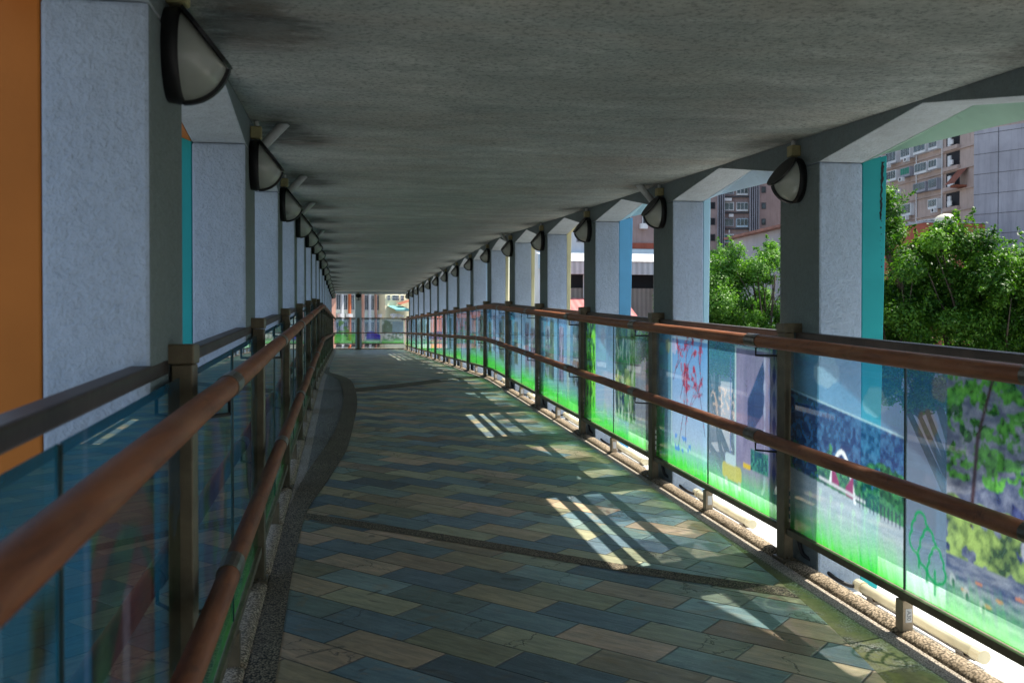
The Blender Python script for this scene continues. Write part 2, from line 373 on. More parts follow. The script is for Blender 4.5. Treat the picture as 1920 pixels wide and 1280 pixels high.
# ------------------------------------------------------------------ SETTING: ground, deck, paving
g = MB(); g.add([(-500,-400,-5.5),(700,-400,-5.5),(700,900,-5.5),(-500,900,-5.5)], [(0,1,2,3)])
tag(g.build('ground', M['ground']), kind='structure')
def strip(name, mat, ys, fl, fr, z):
    m = MB(); vs = []; fs = []; n = 5
    for y in ys:
        a, b = fl(y), fr(y)
        for k in range(n): vs.append((a + (b-a)*k/(n-1), y, dz(y) + z))
    for j in range(len(ys)-1):
        for k in range(n-1): fs.append((j*n+k, j*n+k+1, (j+1)*n+k+1, (j+1)*n+k))
    m.add(vs, fs); return tag(m.build(name, mat), kind='structure')
def interp(pts):
    ys = [p[1] for p in pts]; xs = [p[0] for p in pts]
    from bisect import bisect
    # smooth (Catmull-like) interpolation
    def f(y):
        if y <= ys[0]: return xs[0]
        if y >= ys[-1]: return xs[-1]
        i = bisect(ys, y)-1; t = (y-ys[i])/(ys[i+1]-ys[i])
        p0 = xs[max(i-1,0)]; p1 = xs[i]; p2 = xs[i+1]; p3 = xs[min(i+2,len(xs)-1)]
        return .5*((2*p1)+(-p0+p2)*t+(2*p0-5*p1+4*p2-p3)*t*t+(-p0+3*p1-3*p2+p3)*t**3)
    return f
inL = interp([(-.26,-5),(-.26,3.9),(-.27,5.3),(-.25,6.77),(-.13,7.8),(.02,9.3),(.11,11.3),(.17,13.2),(.15,15.5),(.06,17.0),(-.08,18.2),(-.27,19.4),(-.30,22)])
outL = interp([(-.37,-5),(-.38,5.3),(-.375,6.82),(-.30,8.2),(-.17,9.6),(-.07,11),(-.01,13.4),(-.04,15.5),(-.12,16.9),(-.24,18.0),(-.36,19.0),(-.37,22)])
rt = interp([(1.75,-5),(1.86,2.4),(2.04,3.48),(2.15,4.2),(2.22,4.9),(2.27,5.8),(2.32,7.7),(2.33,11),(2.33,60)])
m = MB(); m.sweep([(-.75,0),(2.30,0),(2.30,-.45),(-.75,-.45)], ysamp(-5, YEND+3)); tag(m.build('walkway_deck', M['base']), kind='structure')
strip('slate_paving', M['slate'], ysamp(-5, YEND+2.5, .3), inL, rt, .004)
strip('aggregate_border', M['band'], ysamp(-5, 22, .3), outL, inL, .008)
def diag(name, pts, w, z):
    m = MB(); vs = []; fs = []
    P = []
    for a, b in zip(pts[:-1], pts[1:]):
        for k in range(8): P.append((a[0]+(b[0]-a[0])*k/8, a[1]+(b[1]-a[1])*k/8))
    P.append(pts[-1])
    for x, y in P:
        vs += [(x, y-w/2, dz(y-w/2)+z), (x, y+w/2, dz(y+w/2)+z)]
    for k in range(len(P)-1): fs.append((2*k, 2*k+2, 2*k+3, 2*k+1))
    m.add(vs, fs); return tag(m.build(name, M['band']), kind='structure')
diag('aggregate_cross_band', [(-.25,6.66),(.63,5.93),(1.5,5.15),(2.19,4.62)], .17, .0065)
diag('aggregate_cross_band', [(.12,14.75),(.85,15.42),(1.75,16.45),(2.31,17.1)], .55, .0065)
# gutter strip, rounded kerb, white ledge on the right; the same at the left
for side, nm in ((1,'right'),(-1,'left')):
    xp = 2.42 if side > 0 else -.42
    X = lambda d: xp + side*d
    m = MB(); m.sweep([(X(-.12),.0),(X(-.045),.004),(X(-.045),-.2),(X(-.12),-.2)], ysamp(-5, YEND)); tag(m.build('gutter', M['gutter']), kind='structure')
    k = MB()
    for i in range(-3, 16):
        a = 2.82 + BAY*i + .10; b = a + BAY - .20
        for (c, d) in ((a, a+1.07), (a+1.10, b)):
            n = 12; ys = [c + (d-c)*q/n for q in range(n+1)]; vs = []; fs = []
            prof = [(-.045,-.06),(-.042,.005),(-.027,.024),(.005,.032),(.04,.028),(.062,.008),(.068,-.11)]
            for qi, y in enumerate(ys):
                e = min(qi, n-qi); sq = .72 if e == 0 else (.94 if e == 1 else 1)
                for (px, pz) in prof: vs.append((X(px), y, dz(y) + (pz*sq if pz > 0 else pz) + random.uniform(-.003,.003)))
            P = len(prof)
            for r in range(n):
                for q in range(P-1): fs.append((r*P+q, r*P+q+1, (r+1)*P+q+1, (r+1)*P+q))
            fs += [tuple(range(P)), tuple(n*P+q for q in range(P))]
            k.add(vs, fs)
    tag(k.build('kerb', M['kerb'], smooth=True), kind='structure')
    m = MB(); m.sweep([(X(-.04),-.1),(X(.80),-.115),(X(.80),-.6),(X(-.04),-.6)], ysamp(-5, YEND)); tag(m.build('ledge', M['ledge']), kind='structure')
# roof slab / ceiling
m = MB(); m.sweep([(XL+.002,CEIL),(XR-.002,CEIL),(XR-.002,CEIL+.25),(XL+.002,CEIL+.25)], ysamp(-9, YEND+.5)); tag(m.build('ceiling', M['ceil']), kind='structure')

# ------------------------------------------------------------------ side beams with the pointed openings and outer fascias
fasc_right = {-1:'mint',0:'mint',1:'pale',2:'ice',3:'cream',4:'cream'}
for side in (1,-1):
    xi = XR if side > 0 else XL; xo = xi + side*CT; xf = xo + side*.12
    root = empty('side_beam', (xi, 0, 0))
    tag(root, 'grey blue concrete beam with pointed openings along the %s edge of the ceiling' % ('right' if side > 0 else 'left'), 'beam', 'beams carrying the walkway roof')
    prof = [(-9, SPR)]
    for i in range(-3, 16):
        y0 = C0 + BAY*i - (.04 if side < 0 else 0)
        prof += [(y0, SPR), (y0+CLEN, SPR), ((y0+CLEN + y0+BAY)/2, APEX)]
    prof = [p for p in prof if p[0] < YEND-.3] + [(YEND+.3, SPR)]
    if side > 0: pass
    m = MB(); vs = []; fs = []
    ext = []
    for (a, b) in zip(prof[:-1], prof[1:]):
        ext.append(a)
        if a[0] < KINK < b[0]: ext.append((KINK, a[1] + (b[1]-a[1])*(KINK-a[0])/(b[0]-a[0])))
    ext.append(prof[-1])
    for y, z in ext:
        vs += [(0, y, z+dz(y)), (side*CT, y, z+dz(y)), (side*CT, y, CEIL+.25+dz(y)), (0, y, CEIL+.25+dz(y))]
    for k in range(len(ext)-1):
        for q in range(4): fs.append((4*k+q, 4*k+(q+1)%4, 4*k+4+(q+1)%4, 4*k+4+q))
    fs += [(0,1,2,3), tuple(4*(len(ext)-1)+q for q in range(4))]
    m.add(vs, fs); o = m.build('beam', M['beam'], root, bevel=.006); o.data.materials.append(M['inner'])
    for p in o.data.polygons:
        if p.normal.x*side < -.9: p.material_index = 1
    for i in range(-3, 16):
        y0 = C0 + BAY*i + CLEN - (.04 if side < 0 else 0); y1 = y0 + BAY - CLEN; ym = (y0+y1)/2; m = MB()
        def q(y, z, x): return (side*x, y, z+dz(y))
        lo = 2.24
        ys = [(y0-CLEN/2, SPR), (y0, SPR), (ym, APEX), (y1, SPR), (y1+CLEN/2, SPR)]
        vs = []
        for y, z in ys: vs += [q(y, z+.001, CT+.002), q(y, lo, CT+.12), q(y, 2.85, CT+.12), q(y, 2.85, CT+.002)]
        fs = []
        for kk in range(4):
            for w in range(4): fs.append((4*kk+w, 4*kk+(w+1)%4, 4*kk+4+(w+1)%4, 4*kk+4+w))
        m.add(vs, fs)
        key = fasc_right.get(i, 'pale') if side > 0 else ('orange' if i <= 0 else 'pale')
        m.build('outer_fascia', FIN[key], root)
        if side > 0 and i not in (1, 3, 10, 11, 12):   # pointed rain hood above the fascia
            m = MB(); a, b = y0-CLEN/2+.01, y1+CLEN/2-.01
            for (z_, ) in ((2.72,),): pass
            E_ = [(a, .93), (ym, 1.22), (b, .93)]
            vs = []
            for (y, x) in E_: vs += [q(y, 2.70, CT+.122), q(y, 2.70, x), q(y, 2.77, x), q(y, 2.77, CT+.122)]
            fs = [(4*kk+w, 4*kk+(w+1)%4, 4*kk+4+(w+1)%4, 4*kk+4+w) for kk in range(2) for w in range(4)] + [(0,1,2,3),(8,9,10,11)]
            m.add(vs, fs); m.build('rain_hood', FIN[key], root)

# ------------------------------------------------------------------ columns
finR = {-1:'teal',0:'teal',1:'teal',2:'ice',3:'sky',4:'cream',5:'cream',6:'cream'}
finL = {-1:'orange',0:'orange',1:'teal',2:'ice',3:'sky'}
fin_words = dict(teal='teal', ice='ice blue', sky='sky blue', cream='cream yellow', orange='orange', pale='pale blue')
def column(side, i):
    y0 = C0 + BAY*i - (.04 if side < 0 else 0); xi = XR if side > 0 else XL
    key = (finR if side > 0 else finL).get(i, 'pale')
    root = empty('column', (xi, y0, dz(y0)-.1))
    n = i if side > 0 else i
    if side > 0: lab = '%s pale blue stucco column of the right row, counted from the front, with %s outer edge' % (ORD[i+1] if i+1 < len(ORD) else 'last', fin_words[key])
    else: lab = '%s pale blue stucco column of the left row, counted from the front, with %s outer edge' % (ORD[i+1], fin_words[key])
    tag(root, lab, 'column', 'stucco columns along the walkway')
    def rel(p): return (p[0]-xi, p[1]-y0, p[2]-dz(y0)+.1)
    m = MB(); vs = []
    ya, yb = y0, y0+CLEN; xo = xi+side*CT
    for y in (ya, yb):
        for x, z in ((xi,-.11),(xo,-.11),(xo,SPR-.002),(xi,SPR-.002)): vs.append(rel((x, y, z+dz(y))))
    m.add(vs, [(0,1,2,3),(4,7,6,5),(0,4,5,1),(1,5,6,2),(2,6,7,3),(3,7,4,0)])
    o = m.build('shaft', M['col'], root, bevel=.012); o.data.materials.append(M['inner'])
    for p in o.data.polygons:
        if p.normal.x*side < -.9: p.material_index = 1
    fb, ft = ((.10,.145) if key in ('teal','sky') else ((.085,.118) if key in ('orange',) else (.03,.06)))
    m = MB(); vs = []
    for y in (ya+.006, yb-.006):
        for x, z in ((xo+side*.001,-.11),(xo+side*fb,-.11),(xo+side*ft,2.235),(xo+side*.001,2.20)): vs.append(rel((x, y, z+dz(y))))
    m.add(vs, [(0,1,2,3),(4,7,6,5),(0,4,5,1),(1,5,6,2),(2,6,7,3),(3,7,4,0)])
    m.build('outer_fin', FIN[key], root, bevel=.006)
    return root
for i in range(-1, 16):
    column(1, i)
    if i >= -1: column(-1, i)

fin1 = [c for r in COL.objects if r.name.startswith('column') and r.type == 'EMPTY' and abs(r.location.x-XR) < .01 and abs(r.location.y-(C0+BAY)) < .01 for c in r.children if c.name.startswith('outer_fin')][0]
m = MB(); rd = random.Random(2); zz = 2.20+.1; vs = []; N_ = 26
for k in range(N_):
    wd = .009*(1-.45*k/N_)*rd.uniform(.35,1.2); cx = CT+.118+rd.uniform(-.003,.003)-.0005*k
    vs += [(cx-wd, .0045, zz-k*.0125), (cx+wd, .0045, zz-k*.0125)]
fs = [(2*k, 2*k+1, 2*k+3, 2*k+2) for k in range(N_-1)]
m.add(vs, fs)
for k in range(10):
    x = CT+.108+rd.uniform(-.006,.006); z = 1.95+.1-k*.035; q = rd.uniform(.001,.004); m.add([(x-q,.0045,z-q*1.5),(x+q,.0045,z-q),(x+q,.0045,z+q*1.4),(x-q,.0045,z+q)], [(0,1,2,3)])
m.build('drip_stain', M['dark'], fin1)
# ------------------------------------------------------------------ wall lamps
def lamp_proto():
    # local frame: wall plane x=0, lamp bulges to +x; z up
    root = empty('wall_lamp'); RR = .114; P = .136
    m = MB(); n = 32
    prof = [(0, 1.0), (.028, 1.04), (.045, 1.0), (.045, .88)]
    vs = [];
    for (px, k) in prof:
        for i in range(n):
            a = 2*math.pi*i/n; vs.append((px, math.cos(a)*RR*k*.92, math.sin(a)*RR*k*1.08))
    fs = [(r*n+i, r*n+(i+1)%n, (r+1)*n+(i+1)%n, (r+1)*n+i) for r in range(3) for i in range(n)] + [tuple(range(n))]
    m.add(vs, fs); m.build('mounting_ring', M['black'], root, smooth=True)
    # dome cut by the slanting visor plane:   x/P' + ... ; visor plane passes through top of the ring and the front tip
    def dome(th, ph, s=1.0): # th from axis(0) to rim(90deg)
        return Vector((.04 + math.cos(th)*P*.86*s, math.sin(th)*math.cos(ph)*RR*.90*s, math.sin(th)*math.sin(ph)*RR*1.05*s))
    A = Vector((.04, 0, RR*1.0)); B = Vector((.04+P*.82, 0, -RR*.22))
    nrm = Vector((-(B-A).z, 0, (B-A).x)).normalized()
    if nrm.x < 0: nrm = -nrm
    m = MB(); vs = []; fs = []; T = 14; N = 40
    for a in range(T+1):
        for b in range(N):
            p = dome(R(90)*a/T, 2*math.pi*b/N); d = (p-A).dot(nrm)
            if d > 0: p = p - nrm*d
            vs.append(p)
    for a in range(T):
        for b in range(N): fs.append((a*N+b, a*N+(b+1)%N, (a+1)*N+(b+1)%N, (a+1)*N+b))
    m.add(vs, fs); m.build('diffuser', M['milk'], root, smooth=True)
    # visor plate with a lip
    m = MB(); vs = []; ring = []
    ax = (B-A)
    K = 28
    for layer, (off, sc_) in enumerate(((.0015, 1.03), (.012, 1.05))):
        for b in range(K):
            t = b/K*2*math.pi
            s_ = .5 - .5*math.cos(t)          # along A->B
            w = math.sin(t)
            c = A + ax*s_
            wid = RR*.93*math.sqrt(max(0, 1-(s_*.92-.02)**2*.62)) if s_ < 1 else 0
            wid = RR*.95*(abs(math.sin(t))**.75)*(1 if True else 0)
            vs.append(c + Vector((0, (1 if w >= 0 else -1)*wid*sc_, 0)) + nrm*off + ax*(s_-.5)*.08)
    fs = [tuple(range(K)), tuple(reversed(range(K, 2*K)))] + [(b, (b+1)%K, K+(b+1)%K, K+b) for b in range(K)]
    m.add(vs, fs); m.build('visor', M['black'], root)
    # strap round the silhouette under the glass and two side lips following the visor
    m = MB(); pts = []
    for k in range(13):
        th = R(90)*k/12; p = dome(th, R(-90), 1.03); d = (p-A).dot(nrm)
        if d < .004: pts.append(p)
    for p, q in zip(pts[:-1], pts[1:]):
        t = (q-p).normalized(); nn = Vector((t.z, 0, -t.x)); m.obox((p+q)/2, t*(q-p).length*.55, Vector((0, .011, 0)), nn*.006)
    m.build('strap', M['black'], root, smooth=False)
    return root
LP = lamp_proto()
def lamp(parent_first, loc, rotz, label, jb, cond, side):
    r = LP if parent_first else clone(LP, loc, label)
    r.location = loc; r.rotation_euler = (0,0,rotz)
    tag(r, label, 'wall lamp', 'black bulkhead lamps under the ceiling')
    return r
jbm = MB(); jbm.box(.0,.055,-.03,.03,.132,.192)
jbm_me = None; cond_me = None
first = True
lampstuff = []
for side in (1, -1):
    xi = XR if side > 0 else XL
    for i in range(0, 16):
        yc = C0 + BAY*i + CLEN/2 - (.04 if side < 0 else 0)
        if side > 0 and i == 0: continue
        n = i if side > 0 else i+1
        lab = '%s black hooded wall lamp from the front on the %s columns' % (ORD[n-1], 'right' if side > 0 else 'left')
        z = 2.115 + dz(yc)
        r = lamp(first, (xi - side*.001, yc, z), (math.pi if side > 0 else 0), lab, 1, 1, side); first = False
        r.rotation_euler.z += R(random.uniform(-3,3)); r.rotation_euler.x = R(random.uniform(-3,3))
        lampstuff.append((r, i, side))
for r, i, side in lampstuff:
    if jbm_me is None:
        o = jbm.build('junction_box', M['jbox'], r, bevel=.004); jbm_me = o.data
        c = MB(); c.tube([(.03,.0,.192),(.03,.0,.222)], .012, 8); c2 = c.build('cable_gland', M['pvc'], o, smooth=True); gl_me = c2.data
        c = MB(); c.tube([(-.002,-.13,.06),(.17,-.10,.236)], .026, 12); co = c.build('conduit', M['pvc'], r, smooth=True); cond_me = co.data
        if i % 2 == 0 or True: pass
    else:
        o = bpy.data.objects.new('junction_box', jbm_me); COL.objects.link(o); o.parent = r
        mod = o.modifiers.new('Bevel','BEVEL'); mod.width = .004
        o2 = bpy.data.objects.new('cable_gland', gl_me); COL.objects.link(o2); o2.parent = o
        if (side > 0 and i in (2,5,9)) or (side < 0 and i in (1,2,3,5)):
            o3 = bpy.data.objects.new('conduit', cond_me); COL.objects.link(o3); o3.parent = r
            if side < 0: o3.scale = (1,-1,1)
# the first right lamp of the list carries no conduit in the picture
bpy.data.objects.remove(co)
end_lamp = clone(LP, (.57, YEND-.13-.001, 2.105+dz(40)), 'black hooded wall lamp on the column in the far end wall')
end_lamp.rotation_euler = (0,0,-math.pi/2)

# ------------------------------------------------------------------ painted glass: pictures as colour attributes on a fine grid
def vnoise(U, V, s, seed, octv=4, sx=1., sy=1.):
    out = np.zeros_like(U); amp = 1.; tot = 0
    rs = np.random.RandomState(seed)
    for o in range(octv):
        n = 64; tab = rs.rand(n, n)
        x = (U*s*sx*2**o + rs.rand()*30) % (n-1); y = (V*s*sy*2**o + rs.rand()*30) % (n-1)
        xi = x.astype(int); yi = y.astype(int); fx = x-xi; fy = y-yi
        fx = fx*fx*(3-2*fx); fy = fy*fy*(3-2*fy)
        x1 = (xi+1) % n; y1 = (yi+1) % n
        v = (tab[yi,xi]*(1-fx)+tab[yi,x1]*fx)*(1-fy) + (tab[y1,xi]*(1-fx)+tab[y1,x1]*fx)*fy
        out += v*amp; tot += amp; amp *= .55
    return out/tot
class Art:
    def __init__(s, nu, nv, seed):
        s.U, s.V = np.meshgrid(np.linspace(0,1,nu), np.linspace(0,1,nv)); s.seed = seed
        s.A = np.zeros((nv, nu, 4))
    def paint(s, mask, col, a=None, soft=1.):
        mask = np.clip(mask, 0, 1)*soft
        col = np.array(col, dtype=float)
        if col.ndim == 1: col = np.broadcast_to(col, s.A[...,:3].shape)
        s.A[...,:3] = s.A[...,:3]*(1-mask[...,None]) + col*mask[...,None]
        if a is not None: s.A[...,3] = s.A[...,3]*(1-mask) + a*mask
    def rect(s, u0, u1, v0, v1, r=0):
        cu, cv, hu, hv = (u0+u1)/2, (v0+v1)/2, (u1-u0)/2-r, (v1-v0)/2-r
        du = np.maximum(abs(s.U-cu)-hu, 0); dv = np.maximum(abs(s.V-cv)-hv, 0)
        return (np.sqrt(du**2+dv**2) <= r+1e-6).astype(float)
    def circ(s, u, v, r, k=1.): return ((s.U-u)**2 + ((s.V-v)*k)**2 < r*r).astype(float)
    def line(s, p, q, w):
        px, py = p; dx, dy = q[0]-px, q[1]-py; L = dx*dx+dy*dy+1e-9
        t = np.clip(((s.U-px)*dx+(s.V-py)*dy)/L, 0, 1)
        d = np.sqrt((s.U-px-t*dx)**2+(s.V-py-t*dy)**2); return np.clip(1.4-d/w, 0, 1)
    def noise(s, sc_, k=0, o=4, sx=1, sy=1): return vnoise(s.U, s.V, sc_, s.seed*13+k, o, sx, sy)
    def mixc(s, f, a, b):
        f = np.clip(f, 0, 1)[...,None]; return np.array(a)*(1-f)+np.array(b)*f
    def sky(s, top=(.04,.36,.72), low=(.34,.58,.74), a=.5):
        s.A[...,:3] = s.mixc(s.V*1.15, low, top); s.A[...,3] = a
        n = s.noise(5, 99); s.A[...,:3] *= (.85+.3*n)[...,None]
    def grass(s, h=.22, col=(.015,.50,.04), a=.95, blades=True):
        base = h + .05*(s.noise(6, 5)-.5)
        bl = (vnoise(s.U + .25*s.V, s.V*0, 60, s.seed+77, 2)-.5)*.07 if blades else 0
        f = np.clip((base + .05 + bl - s.V)/.22, 0, 1)**1.2
        n = s.noise(16, 6, 3, 3, .6)
        s.paint(f, s.mixc(n, col, (.10,.70,.06)), min(1., a+.12))
    def clover(s, u, v, r, col, soft=.75):
        mk = np.zeros_like(s.U)
        for a in range(5):
            mk = np.maximum(mk, s.circ(u + math.cos(a*1.2566)*r*.6, v+math.sin(a*1.2566)*r*.6, r*.55))
        s.paint(mk, col, None, soft)
    def cloud(s, u, v, r):
        mk = np.zeros_like(s.U)
        for (du, dv, k) in ((0,0,1),(.9,.15,.7),(-.9,-.1,.75),(.4,.6,.75),(-.4,.55,.7)): mk = np.maximum(mk, s.circ(u+du*r, v+dv*r, r*k))
        s.paint(mk, (.40,.64,.74), .5, .6)
    def foliage(s, mask, dark=(.01,.04,.03), light=(.10,.28,.07), k=0, sc_=44):
        n = s.noise(sc_, 20+k, 5); n2 = s.noise(5, 21+k, 2); f = np.clip((n*.7+n2*.3-.32)*3.2, 0, 1)
        s.paint(mask, s.mixc(f, dark, light), .88)
def branch(A, p, ang, ln, w, depth, col, rs, dots=None):
    q = (p[0]+math.cos(ang)*ln, p[1]+math.sin(ang)*ln)
    A.paint(A.line(p, q, max(w, .0022)), col, .95)
    if dots is not None:
        for _ in range(4):
            t = rs.rand(); A.paint(A.circ(p[0]+(q[0]-p[0])*t+rs.uniform(-.02,.02), p[1]+(q[1]-p[1])*t+rs.uniform(-.02,.02), rs.uniform(.003,.009)), dots, .95, .75)
    if depth > 0:
        for _ in range(2 if depth > 1 else 3):
            branch(A, q if rs.rand() < .6 else ((p[0]+q[0])/2, (p[1]+q[1])/2), ang+rs.uniform(-.6,.6), ln*rs.uniform(.45,.72), w*.72, depth-1, col, rs, dots)

def art_lake(nu, nv):           # hillside lake with arched bridge, clouds above
    A = Art(nu, nv, 1); A.sky((.05,.36,.66), (.30,.62,.78), .36)
    A.cloud(.36,.86,.075); A.cloud(.78,.76,.06)
    ph = (A.V < .74 - .10*A.U).astype(float)
    n = A.noise(46, 1, 5); n2 = A.noise(4, 2)
    hill = A.mixc(np.clip((n-.35)*2.2, 0, 1), (.008,.03,.12), (.05,.17,.33))
    hill = hill*(.7+.7*n2[...,None])
    A.paint(ph, hill, .85)
    edge = np.clip(1-abs(A.V-(.745-.10*A.U))/.006, 0, 1); A.paint(edge, (.6,.8,.8), .8)
    A.foliage((A.noise(9,7) + (.42-A.V)*2.4 > .58).astype(float)*ph*(A.V < .52), (.01,.06,.08), (.07,.27,.12), 3)
    # lake
    lake = (A.V < .33 - .07*A.U).astype(float); w = A.noise(14, 4, 4, 1, 7)
    A.paint(lake, A.mixc(w, (.28,.40,.48), (.52,.62,.68)), .72)
    # bridge: white parabola with magenta sails
    for k in range(40):
        t = k/39; u = .40+.22*t; v = .33 + .19*(1-(2*t-1)**2) - .05*t; A.paint(A.circ(u, v, .012), (.72,.80,.85), .9)
    for k in range(40):
        t = k/39; u = .42+.18*t; v0 = .325-.03*t; v1 = v0 + .10*abs(2*t-1)**1.3
        if abs(2*t-1) > .35: A.paint(A.line((u, v0), (u, v1), .006), (.26,.04,.14), .85)
    A.paint(A.line((.3,.335),(.7,.30),.008), (.55,.6,.65), .9)
    tm = np.zeros_like(A.U)
    for (u, v, r) in ((.70,.38,.06),(.76,.42,.07),(.83,.43,.075),(.90,.42,.08),(.97,.40,.08),(.66,.34,.04)): tm = np.maximum(tm, A.circ(u, v, r)*(A.noise(20, 8) > .36))
    A.foliage(tm, (.004,.04,.03), (.05,.26,.09), 5)
    for k in range(12): A.paint(A.line((.66+.028*k, .27-.002*k), (.66+.028*k, .33-.002*k), .004), (.03,.03,.10), .85)
    A.grass(.17)
    for k in range(7):
        u = .2+.1*k; v = .13+.012*((k*7)%4); A.paint(A.line((u, v), (u+.005, v+.09), .007), (.5,.85,.6), .6, .5); A.paint(A.circ(u+.01, v+.10, .016), (.5,.85,.6), .6, .5)
    return A.A
def art_pond(nu, nv):           # pine, mossy rocks and koi water, outline trees at the left foot
    A = Art(nu, nv, 2); A.sky((.04,.22,.42), (.30,.44,.56), .40)
    A.paint(A.rect(.0,.20,.28,.72), (.14,.12,.13), .5, .35)
    A.clover(.14,.72,.06,(.28,.20,.12)); A.clover(.22,.88,.05,(.32,.34,.40))
    ph = A.rect(.26,1.01,-.01,1.01)
    n = A.noise(26, 1, 5); A.paint(ph, A.mixc((n-.3)*2, (.02,.04,.12), (.20,.24,.34)), .9)
    # grey rock planes
    r1 = ph*((A.V > .45 + .5*(A.U-.3)) & (A.V < 1.0-.25*(A.U-.3))).astype(float)
    A.paint(r1, A.mixc((A.noise(22,2,4,1,2)-.3)*2, (.09,.11,.18), (.32,.36,.42)), .9, .8)
    A.paint(ph*((A.V < .55-.5*(A.U-.55)) & (A.V > .32) & (A.U > .62)), A.mixc((A.noise(30,3,4,2,1)-.35)*3, (.01,.02,.10), (.07,.10,.28)), .92, .9)
    rs = np.random.RandomState(4)
    for k in range(90):           # pine boughs
        u = rs.uniform(.28,.70); v = rs.uniform(.56,1.02); 
        if abs(u-.47) + (v-.62)*.25 > .30: continue
        m_ = A.circ(u, v, rs.uniform(.03,.065), 1.7)*(A.noise(34, 30) > .42)
        A.foliage(m_*ph, (.01,.07,.02), (.12,.42,.07), 9, 40)
    A.paint(A.line((.40,.36),(.44,.72),.012), (.05,.03,.04), .95); A.paint(A.line((.44,.72),(.52,.95),.009), (.05,.03,.04), .95)
    mm = np.zeros_like(A.U)
    for (u, v, r) in ((.30,.42,.06),(.36,.33,.09),(.46,.38,.09),(.54,.31,.09),(.60,.40,.07),(.44,.24,.09),(.31,.26,.06),(.66,.30,.06)): mm = np.maximum(mm, A.circ(u, v, r))
    mm = mm*(A.noise(14, 11) > .38)
    A.foliage(mm*ph, (.03,.07,.05), (.30,.46,.14), 12, 30)
    A.paint(ph*A.circ(.74,.36,.075,1.2)*(1), A.mixc(A.noise(20,14), (.16,.20,.30), (.5,.54,.58)), .9, .9)
    wat = ph*(A.V < .235); w = A.noise(13, 15, 4, 1, 6)
    A.paint(wat, A.mixc((w-.25)*1.8, (.05,.08,.17), (.30,.35,.42)), .88)
    for (u, v) in ((.45,.17),(.56,.14),(.37,.12),(.66,.18),(.80,.12),(.5,.10)): A.paint(A.circ(u, v, .022, 3.2)*ph, (.62,.22,.08), .9, .7)
    for (u, v) in ((.30,.14),(.38,.11),(.47,.09)): A.paint(A.circ(u, v, .018, .7), (.45,.48,.55), .8, .7); A.paint(A.circ(u+.006, v-.01, .009, .5), (.03,.04,.10), .9)
    A.grass(.13, (.05,.46,.07), .72)
    # outline of three nested trees
    gcol = (.0,.24,.07)
    lobes = ((0,.55,.36),(-.20,.14,.42),(.20,.14,.42),(-.30,-.38,.48),(.30,-.38,.48),(0,-.52,.46))
    def sdf(cu, cv, s_):
        d = np.full_like(A.U, 9.)
        for (x, y, r) in lobes: d = np.minimum(d, np.sqrt(((A.U-cu)*1.0/s_-x*.85)**2 + ((A.V-cv)/s_-y)**2) - r)
        return d*s_
    T = ((.098,.265,.098),(.150,.215,.090),(.202,.165,.078))
    D_ = [sdf(*q) for q in T]
    for k, (cu, cv, s_) in enumerate(T):
        m_ = np.clip(1.5 - abs(D_[k])/.0075, 0, 1)
        for j in range(k+1, 3): m_ = m_*(D_[j] > 0)
        A.paint(m_, gcol, .97)
        y0 = cv - s_*.98; A.paint(A.line((cu-.008, y0+(.05 if k == 2 else 0)), (cu-.008, y0-.045), .0085), gcol, .97)
    return A.A
def art_blossom(nu, nv):
    A = Art(nu, nv, 3); A.sky((.10,.42,.68), (.36,.58,.70), .40)
    A.paint(A.circ(.16,.55,.16,.5), (.05,.22,.30), .6, .25)
    ph = A.rect(.34,.99,.16,.92); A.paint(ph, A.mixc(A.V, (.40,.52,.62), (.05,.26,.60)), .7, .95)
    rim = A.rect(.32,1.01,.14,.94) - ph; A.paint(rim, (.50,.72,.82), .6)
    rs = np.random.RandomState(3)
    for (p, a, l) in (((.46,.14),1.2,.30),((.95,.30),1.9,.26),((.36,.62),1.0,.18),((.60,.20),1.5,.30),((.9,.62),1.9,.2),((.5,.5),1.1,.24)):
        branch(A, p, a, l, .0048, 4, (.05,.015,.05), rs, (.34,.015,.05))
    A.clover(.25,.86,.05,(.45,.52,.2)); A.clover(.38,.86,.05,(.40,.42,.62))
    A.grass(.20); A.paint(A.rect(0,.18,.05,.42)*(A.noise(8,9)>.4), (.03,.42,.06), .85, .8)
    A.paint((A.noise(22, 40) > .56)*A.rect(.4,.7,.12,.24), (.03,.20,.62), .85, .8)
    return A.A
